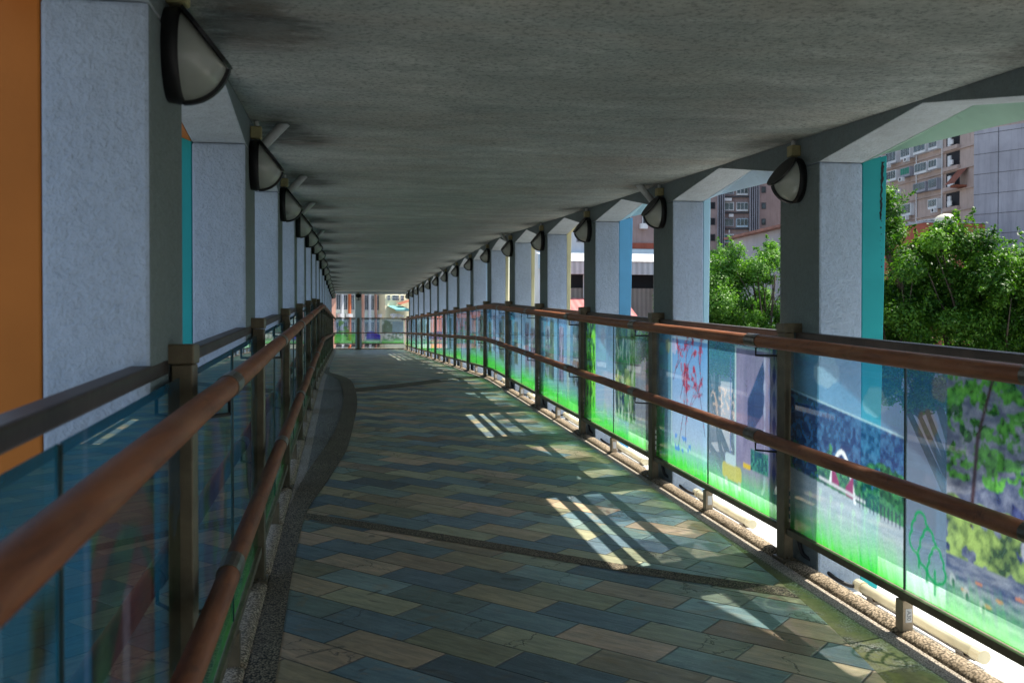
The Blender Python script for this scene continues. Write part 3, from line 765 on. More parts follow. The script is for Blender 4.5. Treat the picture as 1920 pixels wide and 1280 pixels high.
def art_tower(nu, nv):
    A = Art(nu, nv, 4); A.sky((.10,.40,.64), (.36,.46,.60), .36)
    s_ = (A.noise(44, 4, 2) > .60)*A.rect(.03,.5,.38,.66); A.paint(s_, (.8,.62,.5), .7, .7)
    ph = A.rect(.42,1.01,.12,.92); A.paint(ph, A.mixc(A.noise(6,2,3,3,.5), (.14,.13,.27), (.36,.33,.50)), .75, .9)
    rim = A.rect(.40,1.01,.10,.935) - A.rect(.42,1.01,.10,.92); A.paint(rim, (.5,.75,.8), .6)
    band = ph*((A.U > .58) & (A.U < .80) & (A.V > .38+.9*(A.U-.58)) & (A.V < .62+1.25*(A.U-.58))); A.paint(band, A.mixc(A.noise(8,3), (.02,.03,.10), (.05,.12,.26)), .92)
    for k, u in enumerate((.80,.86,.915,.965)):
        wv = .010*(1.+.75*np.sin(A.V*46 + k*1.3)); mk = (abs(A.U-u) < wv*(1.3 if k > 1 else .8))*(A.V > .08)
        A.paint(mk.astype(float), ((.30,.36,.52),(.16,.20,.42),(.05,.07,.28),(.008,.012,.05))[k], .93)
    A.paint(A.line((.34,.26),(.34,.86),.006), (.10,.12,.35), .85)
    A.foliage(A.rect(.62,.85,.22,.34), (.01,.05,.12), (.06,.26,.20), 8)
    A.grass(.19)
    A.paint(A.rect(.22,.50,.10,.20,.03), (.50,.50,.13), .85, .9); A.paint(A.rect(.26,.42,.19,.26,.03), (.45,.62,.68), .85, .9)
    for u in (.26,.45): A.paint(A.rect(u,u+.04,.06,.11), (.35,.55,.40), .85)
    A.paint(A.rect(.52,.62,.21,.245,.01), (.55,.42,.05), .9)
    return A.A
def art_leaves(nu, nv):
    A = Art(nu, nv, 5); A.sky((.08,.44,.70), (.36,.50,.64), .36)
    st = A.rect(.06,.42,-.01,1.01); A.paint(st, A.mixc(A.noise(7,1), (.10,.62,.05), (.28,.80,.10)), .8)
    rs = np.random.RandomState(9); A.paint(A.line((.26,.15),(.22,1.0),.012), (.03,.10,.02), .9)
    for k in range(60):
        v = rs.uniform(.12,1); u = .24+rs.uniform(-.17,.15); A.paint(A.circ(u, v, rs.uniform(.012,.03), .6), (.015,.13,.02), .9, .9)
    A.paint(A.rect(0,.06,0,1.), (.01,.07,.03), .8, .7)
    A.clover(.66,.84,.07,(.40,.48,.62)); A.clover(.75,.18,.06,(.45,.50,.62)); A.paint(A.rect(.7,.95,.2,.5), (.45,.47,.55), .55, .5)
    A.grass(.22); return A.A
def art_falls(nu, nv):
    A = Art(nu, nv, 6); A.sky((.20,.46,.66), (.44,.48,.58), .32)
    ph = A.rect(.04,.60,.16,.95,.04); A.foliage(ph, (.01,.03,.03), (.10,.26,.07), 1, 22)
    f = ph*(A.noise(18, 6, 4, 3, .5) > .57)*(A.V < .85); A.paint(f, (.42,.52,.46), .85, .8)
    f = ph*(A.noise(18, 16, 3, 2.5, .6) > .62)*(A.V < .42)*(A.V > .2); A.paint(f, (.01,.02,.05), .9)
    A.foliage(ph*(A.noise(7,3) > .5)*(A.V < .6)*(A.V > .42), (.10,.20,.05), (.38,.50,.16), 4)
    hat = A.rect(.6,.92,.55,.85)*(np.sin((A.U*1.2+A.V)*150) > .1); A.paint(hat, (.75,.42,.25), .6, .6)
    A.grass(.20); return A.A
def art_generic(nu, nv, seed):
    A = Art(nu, nv, 10+seed); rs = np.random.RandomState(seed)
    A.sky((.05+.05*rs.rand(),.38+.1*rs.rand(),.68+.1*rs.rand()), (.26,.50,.62), .40)
    for q in range(2):
        u0 = rs.uniform(.02,.45)+.4*q; u1 = u0 + rs.uniform(.2,.4); v0 = rs.uniform(.15,.3); v1 = rs.uniform(.75,.95)
        ph = A.rect(u0, min(u1,.98), v0, v1, .03)
        k = rs.randint(3)
        if k == 0: A.foliage(ph, (.015,.035,.05), (.14,.24,.15), q)
        elif k == 1: A.paint(ph, A.mixc((A.noise(7,3+q,4,4,.5)-.3)*2.4, (.04,.05,.12), (.34,.36,.50)), .82)
        else: A.paint(ph, A.mixc((A.noise(6,6+q,4,1,2)-.3)*2.2, (.03,.12,.16), (.30,.42,.50)), .8); A.foliage(ph*(A.V < .55)*(A.noise(9,8) > .5), (.02,.03,.06), (.10,.20,.12), q)
        dk = ph*(A.noise(16, 30+q, 3, 3.2, .4) > .58)*(A.V < .8); A.paint(dk, (.02,.02,.06), .9, .8)
    A.clover(rs.uniform(.2,.8), .9, .05, (.50,.60,.62), .6)
    A.grass(.16+.14*rs.rand()); return A.A
def art_house(nu, nv):
    A = Art(nu, nv, 40); A.sky((.01,.12,.21), (.012,.10,.12), .95)
    ph = A.rect(.16,.68,.05,.86); A.foliage(ph, (.004,.012,.008), (.03,.09,.03), 2, 14)
    A.paint(ph*(abs(A.V-(.55+.28*np.sin(A.U*4.)))<.05), (.10,.03,.025), .92, .8)
    roof = ph*(A.V < .74-.9*abs(A.U-.5))*(A.V > .46-.2*abs(A.U-.5)); A.paint(roof, A.mixc(A.noise(10,3), (.05,.02,.02), (.20,.05,.04)), .9, .75)
    A.paint(ph*A.rect(.38,.44,.3,.66), (.22,.18,.20), .9, .5); A.paint(ph*(A.V < .35)*(A.noise(5,5) > .5), (.03,.09,.11), .9, .8)
    A.foliage(ph*A.circ(.56,.2,.14,.7), (.01,.03,.01), (.06,.14,.02), 7, 12)
    A.paint(A.rect(.12,.15,0,1), (.05,.15,.24), .8); A.paint(A.rect(.74,.82,0,.9), (.03,.10,.16), .8); A.foliage(A.rect(.84,1,0,.7)*(A.noise(6,41) > .45), (.003,.015,.01), (.02,.08,.03), 4, 16)
    return A.A
def art_leftblue(nu, nv, seed):
    A = Art(nu, nv, 50+seed); rs = np.random.RandomState(seed+3); A.sky((.01,.12,.19), (.012,.085,.095), .94)
    ph = A.rect(.3,.75,.04,.9); A.paint(ph, A.mixc((A.noise(4,2,4,3,.6)-.3)*2, (.012,.016,.05), (.09,.10,.18)), .85)
    A.paint(ph*(A.noise(5,7,4,1,1) > .56)*(A.U > .5), (.20,.10,.05), .85, .7)
    A.foliage(ph*(A.noise(6,44) > .5), (.004,.02,.015), (.03,.12,.05), 6, 20); A.paint(A.rect(.22,.29,0,1), (.03,.11,.16), .85); A.foliage(A.rect(.76,.99,.0,.8)*(A.noise(6,47) > .42), (.003,.015,.012), (.02,.09,.04), 9, 18)
    A.grass(.08+.04*rs.rand(), (.03,.30,.06), .75); return A.A
def art_end(nu, nv, k):
    A = Art(nu, nv, 60+k); A.sky((.18,.38,.55), (.42,.45,.55), .45)
    if k == 0: A.foliage((A.noise(8,2) > .45)*A.rect(.2,.7,.3,.95), (.04,.10,.04), (.16,.42,.08), 2); A.grass(.5, (.04,.40,.05), .85, False); A.foliage(A.rect(.30,.64,.15,.45)*(A.noise(14,4) > .55), (.01,.06,.02), (.05,.2,.05), 3)
    if k == 1: A.paint(((A.V < .40+.09*np.sin(A.U*5-1))*(A.V > .12)*(A.U > .3)).astype(float), A.mixc(A.noise(5,3), (.015,.01,.28), (.05,.04,.55)), .93); A.grass(.16); A.foliage(A.line((.32,.3),(.30,.95),.012), k=3)
    if k == 2: A.foliage(A.rect(.05,.5,.42,.96)*(A.noise(6,2) > .4), (.01,.05,.04), (.04,.14,.10), 2); A.paint(A.rect(.5,.98,.35,.9), A.mixc(A.noise(5,5), (.08,.18,.30), (.16,.32,.46)), .8); A.foliage(A.rect(.1,.98,.1,.42)*(A.noise(12,4) > .52), (.02,.05,.07), (.08,.2,.12), 3); A.grass(.18)
    return A.A
def panel(parent, P0, dU, dV, art, name='glass_panel', aa=.74):
    """P0 lower left corner as seen from the walkway; dU along, dV up."""
    nv, nu, _ = art.shape
    k_ = np.pad(art, ((1,1),(1,1),(0,0)), 'edge')
    art = (k_[:-2,1:-1]+k_[2:,1:-1]+k_[1:-1,:-2]+k_[1:-1,2:]+2*art+.5*(k_[:-2,:-2]+k_[2:,2:]+k_[:-2,2:]+k_[2:,:-2]))/8
    art = art*np.concatenate([np.random.RandomState(nu+nv).uniform(.88,1.12,(nv,nu,1)).repeat(3,2), np.ones((nv,nu,1))], 2)
    u = np.linspace(0,1,nu); v = np.linspace(0,1,nv); UU, VV = np.meshgrid(u, v)
    co = np.array(P0)[None,None,:] + UU[...,None]*np.array(dU) + VV[...,None]*np.array(dV)
    me = bpy.data.meshes.new(name); n = nu*nv
    idx = np.arange(n).reshape(nv, nu)
    f = np.stack([idx[:-1,:-1], idx[:-1,1:], idx[1:,1:], idx[1:,:-1]], -1).reshape(-1)
    nf = (nu-1)*(nv-1)
    me.vertices.add(n); me.vertices.foreach_set('co', co.reshape(-1))
    me.loops.add(nf*4); me.loops.foreach_set('vertex_index', f.astype(np.int32))
    me.polygons.add(nf); me.polygons.foreach_set('loop_start', (np.arange(nf)*4).astype(np.int32)); me.polygons.foreach_set('loop_total', np.full(nf, 4, np.int32))
    me.update()
    at = me.color_attributes.new('art', 'FLOAT_COLOR', 'POINT'); at.data.foreach_set('color', np.clip(art*np.array([1,1,1,aa]),0,1).reshape(-1))
    me.materials.append(M['art'])
    o = bpy.data.objects.new(name, me); COL.objects.link(o); o.parent = parent; return o

# ------------------------------------------------------------------ railing sections
def textmesh(txt, size, mat, parent, mw, name='lettering'):
    cu = bpy.data.curves.new('t', 'FONT'); cu.body = txt; cu.size = size; cu.extrude = .0004; cu.align_x = 'CENTER'; cu.align_y = 'CENTER'
    o = bpy.data.objects.new('t', cu); COL.objects.link(o)
    dg = bpy.context.evaluated_depsgraph_get(); me = bpy.data.meshes.new_from_object(o.evaluated_get(dg))
    bpy.data.objects.remove(o); me.materials.clear(); me.materials.append(mat)
    r = bpy.data.objects.new(name, me); COL.objects.link(r); r.parent = parent; r.matrix_local = mw; return r
from mathutils import Matrix
art_words = {(1,0):'arched bridge and pond pictures', (1,1):'red blossom and tower pictures', (1,2):'green leaves and forest pictures',
             (-1,-1):'dark red roofed house picture', (-1,0):'dark blue building picture'}
def P_(i): return 2.82 + BAY*i
G0, G1 = .19, 1.262
for side in (1, -1):
    for i in range(-1, 16):
        if side > 0 and i == -1: continue
        xp = 2.42 if side > 0 else -.42; s = side; up = 0. if side < 0 else -.034
        ya, yb = P_(i), min(P_(i+1), YEND-.15); ym = (ya+yb)/2
        z0 = dz(ya); root = empty('railing_section', (xp, ya, z0))
        nth = ORD[i] if side > 0 else ORD[i+1]
        w = art_words.get((side, i))
        lab = '%s glass railing section from the front on the %s' % (nth, 'right' if s > 0 else 'left')
        if w: lab += ', ' + w.replace('pictures','pictures')
        tag(root, lab, 'railing', 'glass railing sections along the walkway')
        def sw(sec, y0, y1, name, mat, par, bev=0):
            m = MB(); ys = [y0, y1] if not (y0 < KINK < y1) else [y0, KINK, y1]
            n = len(sec); vs = [(s*x, y-ya, z+dz(y)-z0) for y in ys for x, z in sec]; fs = []
            for k in range(len(ys)-1):
                for a in range(n): fs.append((k*n+a, k*n+(a+1)%n, (k+1)*n+(a+1)%n, (k+1)*n+a))
            fs += [tuple(range(n)), tuple((len(ys)-1)*n+a for a in range(n))]
            m.add(vs, fs); return m.build(name, mat, par, bevel=bev)
        post = MB(); post.box(s*-.02, s*.035, -.05, .05, .0, 1.290+up*.7); po = post.build('post', M['metal'], root, bevel=.004)
        cp = MB(); cp.box(s*-.024, s*.10, -.054, .054, 1.2915+up*.7, 1.345+up*.7); cp.build('cap', M['metal'], po, bevel=.004)
        bp = MB(); bp.box(s*-.035, s*.05, -.075, .075, -.012, .018); bp.build('base_plate', M['metal'], po, bevel=.004)
        for bz in (0,): 
            bm_ = MB()
            for by in (-.062,.062): bm_.tube([(s*.005,by,.018),(s*.005,by,.03)], .008, 8)
            bm_.build('bolt', M['sleeve'], po)
        sw([(.04,1.268+up),(.095,1.268+up),(.095,1.308+up),(.04,1.308+up)], ya+.056, yb-.056, 'top_bar', M['metal2'], root, .006)
        sw([(-.008,.152),(.032,.152),(.032,.188),(-.008,.188)], ya+.052, yb-.052, 'bottom_bar', M['metal'], root, .003)
        mp = MB(); zm = dz(ym)-z0; mp.box(s*-.015, s*.035, ym-ya-.03, ym-ya+.03, zm+.01, zm+.1505); mpo = mp.build('short_post', M['metal'] if side < 0 else M['sposts'], root, bevel=.003)
        if side > 0 and i < 7:
            lb = MB(); lb.box(-.002,.028, ym-ya-.0315, ym-ya-.0306, zm+.055, zm+.115); lo = lb.build('sticker', M['label'], mpo)
            if i == 0:
                textmesh('A30', .026, M['ink'], lo, Matrix.Translation((.013, ym-ya-.0325, zm+.085)) @ Matrix.Rotation(R(90), 4, 'X') @ Matrix.Rotation(R(-90), 4, 'Z'))
        if side > 0 and i in (1,2,3,4):   # small control plate on the posts
            c = MB(); c.box(.0,.026,-.0515,-.0506,.22,.42); cpo = c.build('plate', M['sleeve'], po)
            c = MB()
            for q in range(4): c.box(.006,.020,-.0525,-.0516,.24+q*.042,.265+q*.042)
            c.build('plate_label', M['edge'] if i % 2 else M['label'], cpo)
        # panes
        lo_d = (150,130) if (side > 0 and i <= 1) else ((110,100) if side > 0 and i == 2 else ((80,70) if (i <= 4 or side < 0 and i < 2) else ((44,40) if i < 8 else (22,26))))
        nu, nv = lo_d
        yj = ym
        spans = [(ya+.06, yj-.006), (yj+.006, yb-.06)]    # nearer, farther
        for q, (a, b) in enumerate(spans):
            if side > 0:
                if i == 0: art = art_pond(260, 210) if q == 0 else art_lake(240, 210)
                elif i == 1: art = art_tower(190,160) if q == 0 else art_blossom(200,170)
                elif i == 2: art = art_falls(nu,nv) if q == 0 else art_leaves(nu,nv)
                else: art = art_generic(nu, nv, i*2+q)
                A0, A1 = b, a         # left as seen is the farther end
            else:
                if i == -1: art = art_leftblue(70,60,1) if q == 0 else art_house(120,110)
                elif i < 6: art = art_leftblue(nu, nv, i*2+q)
                else: art = art_generic(nu, nv, 40+i*2+q)
                A0, A1 = a, b
            zA, zB = dz(A0)-z0, dz(A1)-z0
            panel(root, (s*.012, A0-ya, G0+.002+zA), (0, A1-A0, zB-zA), (0,0,G1-G0-.004+up), art, aa=.86 if side > 0 else .95)
        ed = MB(); ed.box(s*.007, s*.017, yj-ya-.005, yj-ya+.005, G0+zm+.002, G1+zm-.004+up); ed.build('glass_joint', M['edge'], root)

# end railing across the far opening
root = empty('end_railing', (0, YEND-.1, dz(40))); tag(root, 'glass railing with green foot closing the far end of the walkway', 'railing')
for nm, x in (('post', .57),):
    m = MB(); m.box(x-.05, x+.05, -.04, .04, 0, 1.28); m.build('post', M['metal'], root)
m = MB(); m.box(-.40, 2.40, -.02, .02, 1.235, 1.275); m.build('top_bar', M['metal'], root)
m = MB(); m.box(-.40, 2.40, -.07, -.03, .655, .69); m.build('handrail', M['rail'], root)
m = MB(); m.box(-.40, 2.40, -.02, .02, .22, .26); m.build('bottom_bar', M['metal'], root)
m = MB(); m.box(-.44, 2.44, -.03, .03, .0, .05); m.build('foot_bar', M['metal'], root)
for k, (a, b) in enumerate(((-.39,.5),(.64,1.46),(1.48,2.38))): panel(root, (a, 0, .262), (b-a,0,0), (0,0,.97), art_end(40,44,k))
# end column and header
root = empty('far_portal', (0, YEND, dz(40))); tag(root, 'grey concrete header and single column framing the far end opening', 'wall frame')
m = MB(); m.box(XL+.004, XR-.004, 0, .3, 2.24, 2.338); m.build('header', M['beam'], root)
m = MB(); m.box(.45, .70, -.125, .3, -.05, 2.238); m.build('shaft', M['beam'], root)

# ------------------------------------------------------------------ handrails: long brown pipes with sleeves and brackets
for side in (1, -1):
    xh = 2.33 if side > 0 else -.33
    for lvl, h in (('upper', 1.215), ('lower', .672)):
        root = empty('handrail', (xh, 0, 0)); tag(root, '%s round brown handrail running along the %s railing' % (lvl, 'right' if side > 0 else 'left'), 'handrail', 'brown handrails')
        ys = [-1.5] + [y for y in np.arange(-.8, YEND-.25, .8)] + [YEND-.25]
        ys = sorted(set([float(y) for y in ys if abs(y-KINK) > .7] + [KINK-.6, KINK-.3, KINK, KINK+.3, KINK+.6]))
        def hz(y):
            if abs(y-KINK) < .7:
                return dz(y) - .008*(1-abs(y-KINK)/.7)
            return dz(y)
        rnd = random.Random(side*3+int(h*10))
        m = MB(); m.tube([(rnd.uniform(-.003,.003), y, h+hz(y)+rnd.uniform(-.002,.002)) for y in ys], .036 if side > 0 else .0315, 16); m.build('pipe', M['rail'], root, smooth=True)
        for i in range(-1, 16):
            y = P_(i) + .20
            if y > YEND-.4: continue
            m = MB(); m.tube([(0, y-.075, h+hz(y-.075)), (0, y+.075, h+hz(y+.075))], .0395 if side > 0 else .035, 16); sl = m.build('sleeve', M['sleeve'], root)
            z = h + hz(y); m = MB(); m.tube([(0, y-.02, z-.034), (0, y-.02, z-.085), (side*.085, P_(i)+.045, z-.085)], .006, 6); m.build('bracket', M['black'], root)

# ------------------------------------------------------------------ tube lights and cables on the right ledge
proto = None
for i in range(0, 15):
    ya = P_(i)+1.02; z = -.055; L = 1.06; yc = ya
    lab = '%s cream tube light fitting from the front on the white ledge' % ORD[i]
    if proto is None:
        root = empty('tube_light', (2.69, ya, z+dz(ya)))
        m = MB(); m.tube([(0,0,0),(0,L,L*SLOPE)], .026, 14); m.build('housing', M['tube'], root, smooth=True)
        for y in (.005, L-.055):
            m = MB(); m.tube([(0,y-.012,y*SLOPE),(0,y+.055,(y+.055)*SLOPE)], .031, 14); m.build('end_cap', M['tube'], root, smooth=False)
        for y in (.14, L-.16):
            m = MB(); m.box(-.02,.02,y-.03,y+.03,-.055+y*SLOPE,-.018+y*SLOPE); m.build('clip', M['sleeve'], root)
        m = MB(); m.box(-.010,.010,-.001+.05,L-.06,-.036,-.022);
        for k, v in enumerate(m.v): m.v[k] = (v[0], v[1], v[2]+v[1]*SLOPE)
        m.build('base_strip', M['sleeve'], root)
        tag(root, lab, 'tube light', 'tube lights on the outer ledge'); proto = root
    else:
        r = clone(proto, (2.69+random.uniform(-.01,.01), ya+.03, z+dz(ya)), lab); 
        if ya > KINK: r.rotation_euler.x = -math.atan(SLOPE)
        r.rotation_euler.z = R(random.uniform(-1.,1.))
for i in range(0, 12):
    y = P_(i+1); zz = lambda a: dz(a)
    pts = [(2.475,y-.03,.35),(2.48,y-.05,.15),(2.485,y-.09,.055),(2.50,y-.14,.042),(2.53,y-.2,.03),(2.58,y-.27,-.03),(2.64,y-.33,-.06),(2.685,y-.34,-.055)]
    # smooth the polyline a little
    P = []
    for a, b in zip(pts[:-1], pts[1:]):
        for k in range(4):
            t = k/4; P.append(tuple(a[j]+(b[j]-a[j])*t for j in range(3)))
    P.append(pts[-1])
    for _ in range(2): P = [P[0]] + [tuple((P[k-1][j]+2*P[k][j]+P[k+1][j])/4 for j in range(3)) for k in range(1, len(P)-1)] + [P[-1]]
    m = MB(); m.tube([(a-2.5, b-y, c+zz(b)-zz(y)) for a, b, c in P], .011, 8)
    o = m.build('cable', M['cable'], smooth=True, loc=(2.5, y, zz(y))); tag(o, '%s black cable from the front, curling off the right railing post onto the ledge' % ORD[i], 'cable', 'black cables at the post feet')

# ------------------------------------------------------------------ trees
def tree(name, loc, crowns, trunk_r, label, seed, nleaf, mats, leaf=.06, low=None):
    rs = np.random.RandomState(seed); root = empty(name, loc); tag(root, label, 'tree', 'leafy trees beside the footbridge')
    # limbs
    m = MB(); top = 3.4
    base = Vector((0,0,0)); fork = Vector((.1,-.05,3.6))
    m.tube([base, (.05,0,1.4), (0.02,.05,2.6), fork], [trunk_r*1.35, trunk_r, trunk_r*.85, trunk_r*.8], 10)
    ends = []
    for k in range(11):
        c = crowns[k % len(crowns)]
        tgt = Vector(c[0]) + Vector(rs.uniform(-.6,.6,3))*c[1]*.8
        st = fork - Vector((0,0,rs.uniform(0,.9))); mid = st.lerp(tgt, .45) + Vector((*rs.uniform(-.25,.25,2), -.15))
        mid2 = st.lerp(tgt, .75) + Vector((*rs.uniform(-.2,.2,2), .05))
        r0 = trunk_r*rs.uniform(.35,.6); m.tube([st, mid, mid2, tgt], [r0, r0*.7, r0*.45, r0*.2], 7)
        for q in range(3):
            t2 = tgt + Vector(rs.uniform(-.6,.6,3)); m.tube([mid2, mid2.lerp(t2,.5)+Vector(rs.uniform(-.08,.08,3)), t2], [r0*.35, r0*.2, r0*.08], 5)
    m.build('trunk', M['bark'], root, smooth=True)
    # crown: leaf tufts spread over many small clumps
    cl = []
    for (c, r) in crowns:
        for k in range(int(26*r*r)+8):
            d = rs.normal(size=3); d /= np.linalg.norm(d); rad = r*rs.uniform(.5,1.18)
            cl.append((np.array(c)+d*rad*np.array([1,1,.8]), rs.uniform(.08,.36)*(r**.35), rs.uniform(0,1)))
    cl_w = np.array([q[1]**2 for q in cl]); cl_w /= cl_w.sum()
    ids = rs.choice(len(cl), nleaf, p=cl_w)
    C = np.array([q[0] for q in cl])[ids]; Rr = np.array([q[1] for q in cl])[ids]; tone = np.array([q[2] for q in cl])[ids]
    d = rs.normal(size=(nleaf,3)); d /= np.linalg.norm(d, axis=1)[:,None]
    pos = C + d*(Rr*np.abs(rs.normal(.74,.22,nleaf)))[:,None]*np.array([1,1,.85])
    # a quarter of the leaves sit on thin sprigs that stick out of the clumps
    ns = nleaf//8; nsp = 420; ci = rs.choice(len(cl), nsp, p=cl_w)
    sd = rs.normal(size=(nsp,3)) + np.array([0,0,.9]); sd /= np.linalg.norm(sd, axis=1)[:,None]
    s0 = np.array([cl[q][0] for q in ci]) + sd*np.array([cl[q][1] for q in ci])[:,None]*.6
    sl_ = rs.uniform(.12,.42,nsp); pick = rs.randint(0, nsp, ns); tt = rs.rand(ns)
    pos[:ns] = s0[pick] + sd[pick]*(sl_[pick]*tt)[:,None] + rs.normal(size=(ns,3))*(.035*(1.2-tt))[:,None]
    nrm = d*.75 + np.array([.15,.05,.6]) + rs.normal(size=(nleaf,3))*.45; nrm /= np.linalg.norm(nrm, axis=1)[:,None]
    tx = np.cross(nrm, rs.normal(size=(nleaf,3))); tx /= np.linalg.norm(tx, axis=1)[:,None]; ty = np.cross(nrm, tx)
    L = leaf*rs.uniform(.7,1.25,nleaf)[:,None]; W = L*.5
    a = pos - tx*L*.5; b = pos + ty*W*.5 + nrm*L*.08; c = pos + tx*L*.5; e = pos - ty*W*.5 + nrm*L*.08
    V = np.stack([a,b,c,e], 1).reshape(-1,3)
    me = bpy.data.meshes.new('crown'); n = nleaf
    me.vertices.add(4*n); me.vertices.foreach_set('co', V.reshape(-1))
    me.loops.add(4*n); me.loops.foreach_set('vertex_index', np.arange(4*n, dtype=np.int32))
    me.polygons.add(n); me.polygons.foreach_set('loop_start', (np.arange(n)*4).astype(np.int32)); me.polygons.foreach_set('loop_total', np.full(n,4,np.int32))
    me.update()
    at = me.attributes.new('tone', 'FLOAT', 'POINT'); tv = np.clip(tone*.7 + rs.uniform(-.15,.5,n), 0, 1); at.data.foreach_set('value', np.repeat(tv,4).astype(np.float32))
    me.materials.append(mats); o = bpy.data.objects.new('crown', me); COL.objects.link(o); o.parent = root
    return root
LF = mat_leaf('ficus_leaves', (.014,.052,.008), (.055,.15,.015), (.16,.31,.035))
LF2 = mat_leaf('young_leaves', (.025,.085,.013), (.085,.21,.03), (.20,.38,.07))
# crowns are given above the ground 5.5 m below the deck start
tree('leafy_tree', (9.6,13.9,-5.5), [((-1.3,.3,7.85),.8),((-.5,0,8.0),.65),((.5,-.2,7.62),.9),((1.5,-.4,7.55),1.0),((-1.4,.4,6.9),.85),((0,.2,7.1),1.0),((1.1,-.2,6.6),.95),((2.4,-.5,7.05),1.0),((-1.45,.2,8.75),.35),((3.2,-.4,6.6),.9),((-.9,.3,6.3),.7),((.3,.9,6.2),.8),((-.2,.6,7.6),.8),((.9,.5,7.4),.8),((1.9,.3,7.0),.8)], .16,
     'big dark green leafy tree filling the nearest opening on the right', 3, 250000, LF, .060)
tree('leafy_tree', (7.6,18.1,-5.5), [((-.8,.2,7.6),.8),((-.05,0,8.3),.6),((.7,-.2,7.7),.7),((-.1,.2,6.9),.9),((.9,-.1,6.6),.9),((-1.1,.3,6.5),.9),((1.5,-.2,7.1),.6),((.2,.5,7.5),.7)], .12,
     'light green leafy tree behind the second opening on the right', 5, 140000, LF2, .053)
tree('leafy_tree', (13.5,17.5,-5.5), [((-.8,0,6.6),1.1),((.6,0,6.9),1.2),((0,.3,5.8),1.2),((1.8,0,6.1),1.1)], .15,
     'dark tree standing behind the big leafy tree, low to the right', 8, 26000, LF, .09)

# ------------------------------------------------------------------ buildings
def bld(name, label, loc, cat='building', group='buildings around the footbridge'):
    r = empty(name, loc); return tag(r, label, cat, group)
FM = dict(salmon=mat_facade('salmon_tile_wall', (.72,.40,.30), .2), brown=mat_facade('brown_tile_wall', (.50,.395,.35)), grey=mat_facade('grey_concrete_wall', (.36,.365,.41), .6), pink=mat_facade('pinkish_brown_wall', (.38,.285,.27)),
          white=mat_facade('white_wall', (.74,.76,.78), .35), red=mat_facade('red_brick_wall', (.34,.10,.065)), orange=mat_facade('orange_tile_wall', (.80,.22,.09), .2),
          mintw=mat_facade('pale_green_wall', (.70,.78,.68), .25), creamw=mat_facade('cream_wall', (.88,.82,.56), .2), old=mat_corr('old_board_wall', (.34,.28,.24), 0, 22),
          corr=mat_corr('pale_corrugated_sheet', (.66,.66,.65), 0, 18), bluew=mat_facade('pale_blue_panels', (.55,.70,.80), .2), redroof=mat_corr('red_corrugated_roof', (.68,.22,.20), 0, 16),
          line=mat_plain('panel_joint', (.09,.09,.10), .9), green=mat_plain('green_netting', (.03,.25,.17), .7), tur=mat_plain('turquoise_awning', (.15,.42,.42), .7), terra=mat_plain('terracotta_tiles', (.30,.10,.06), .8, 0, .4, 2))
# apartment block, long facade parallel to the walkway
X0 = 85.
ap = bld('apartment_building', 'brown tiled apartment block with white window cages and air conditioners', (X0, 135, -5.5))
m = MB(); m.box(0, 18, -52, 30, 0, 55); m.build('wall', FM['brown'], ap)
rs = random.Random(11)
for zi in range(12):
    z = 19.6 + 2.86*(zi-4) + 5.5
    if z < 10: continue
    # floor slab line
    m = MB(); m.box(-.25, 0-.002, -12.0, 24, z-1.62, z-1.45); m.build('balcony_slab', FM['brown'], ap)
    for k, (y, w) in enumerate(((13.0,3.4),(8.6,3.0),(4.6,2.6),(.8,3.2),(-2.6,2.2))):
        if rs.random() < .08: continue
        h = rs.choice((1.3,1.5,1.7)); dp = rs.choice((.25,.7,.9,.9))
        m = MB(); m.box(-dp, -.003, y-w/2, y+w/2, z-h/2-.1, z+h/2)
        fr = m.build('window', rs.choice((M['wframe'], M['wframe'], FM['white'], FM['grey'])), ap)
        m = MB(); n = rs.choice((3,4,5)); 
        for q in range(n): 
            a = y-w/2+.1+q*(w-.2)/n; m.box(-dp-.03, -dp-.002, a+.05, a+(w-.2)/n-.05, z-h/2+.25, z+h/2-.1)
        m.build('pane', M['wglass'] if rs.random() < .85 else FM['green'], fr)
        if rs.random() < .65:
            yy = y + rs.uniform(-w/2, w/2); m = MB(); m.box(-dp-.55, -dp-.035, yy-.45, yy+.45, z-h/2-.75, z-h/2-.15); ac = m.build('air_conditioner', M['acw'], ap)
            m = MB(); m.box(-dp-.57, -dp-.552, yy-.2, yy+.2, z-h/2-.65, z-h/2-.25); m.build('fan', M['dark'], ac)
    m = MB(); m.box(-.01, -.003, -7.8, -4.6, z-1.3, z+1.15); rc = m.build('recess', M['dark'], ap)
    m = MB(); m.box(-.5, -.012, -7.9, -4.4, z-1.45, z-.9); m.build('parapet', FM['brown'], rc)
    m = MB(); yy = rs.uniform(-7,-5.6); m.box(-.7, -.52, yy-.45, yy+.45, z-.75, z-.1); m.build('air_conditioner', M['acw'], ap)
    m = MB(); m.box(-.2, -.013, -5.9, -5.2, z-.8, z+.7); m.build('door', M['wframe'], rc)
for y in (-3.9, 2.6):
    m = MB(); m.tube([(-.2, y, 4), (-.2, y, 50)], .09, 6); m.build('drainpipe', M['wframe'], ap)
m = MB(); m.box(-1.6,-.01,-9.4,-8.0,26.6,26.9); m.add([(-2.2,-9.8,27),(-2.2,-7.6,27),(-.01,-7.6,29.4),(-.01,-9.8,29.4)], [(0,1,2,3)]); m.build('tiled_canopy', FM['terra'], ap)
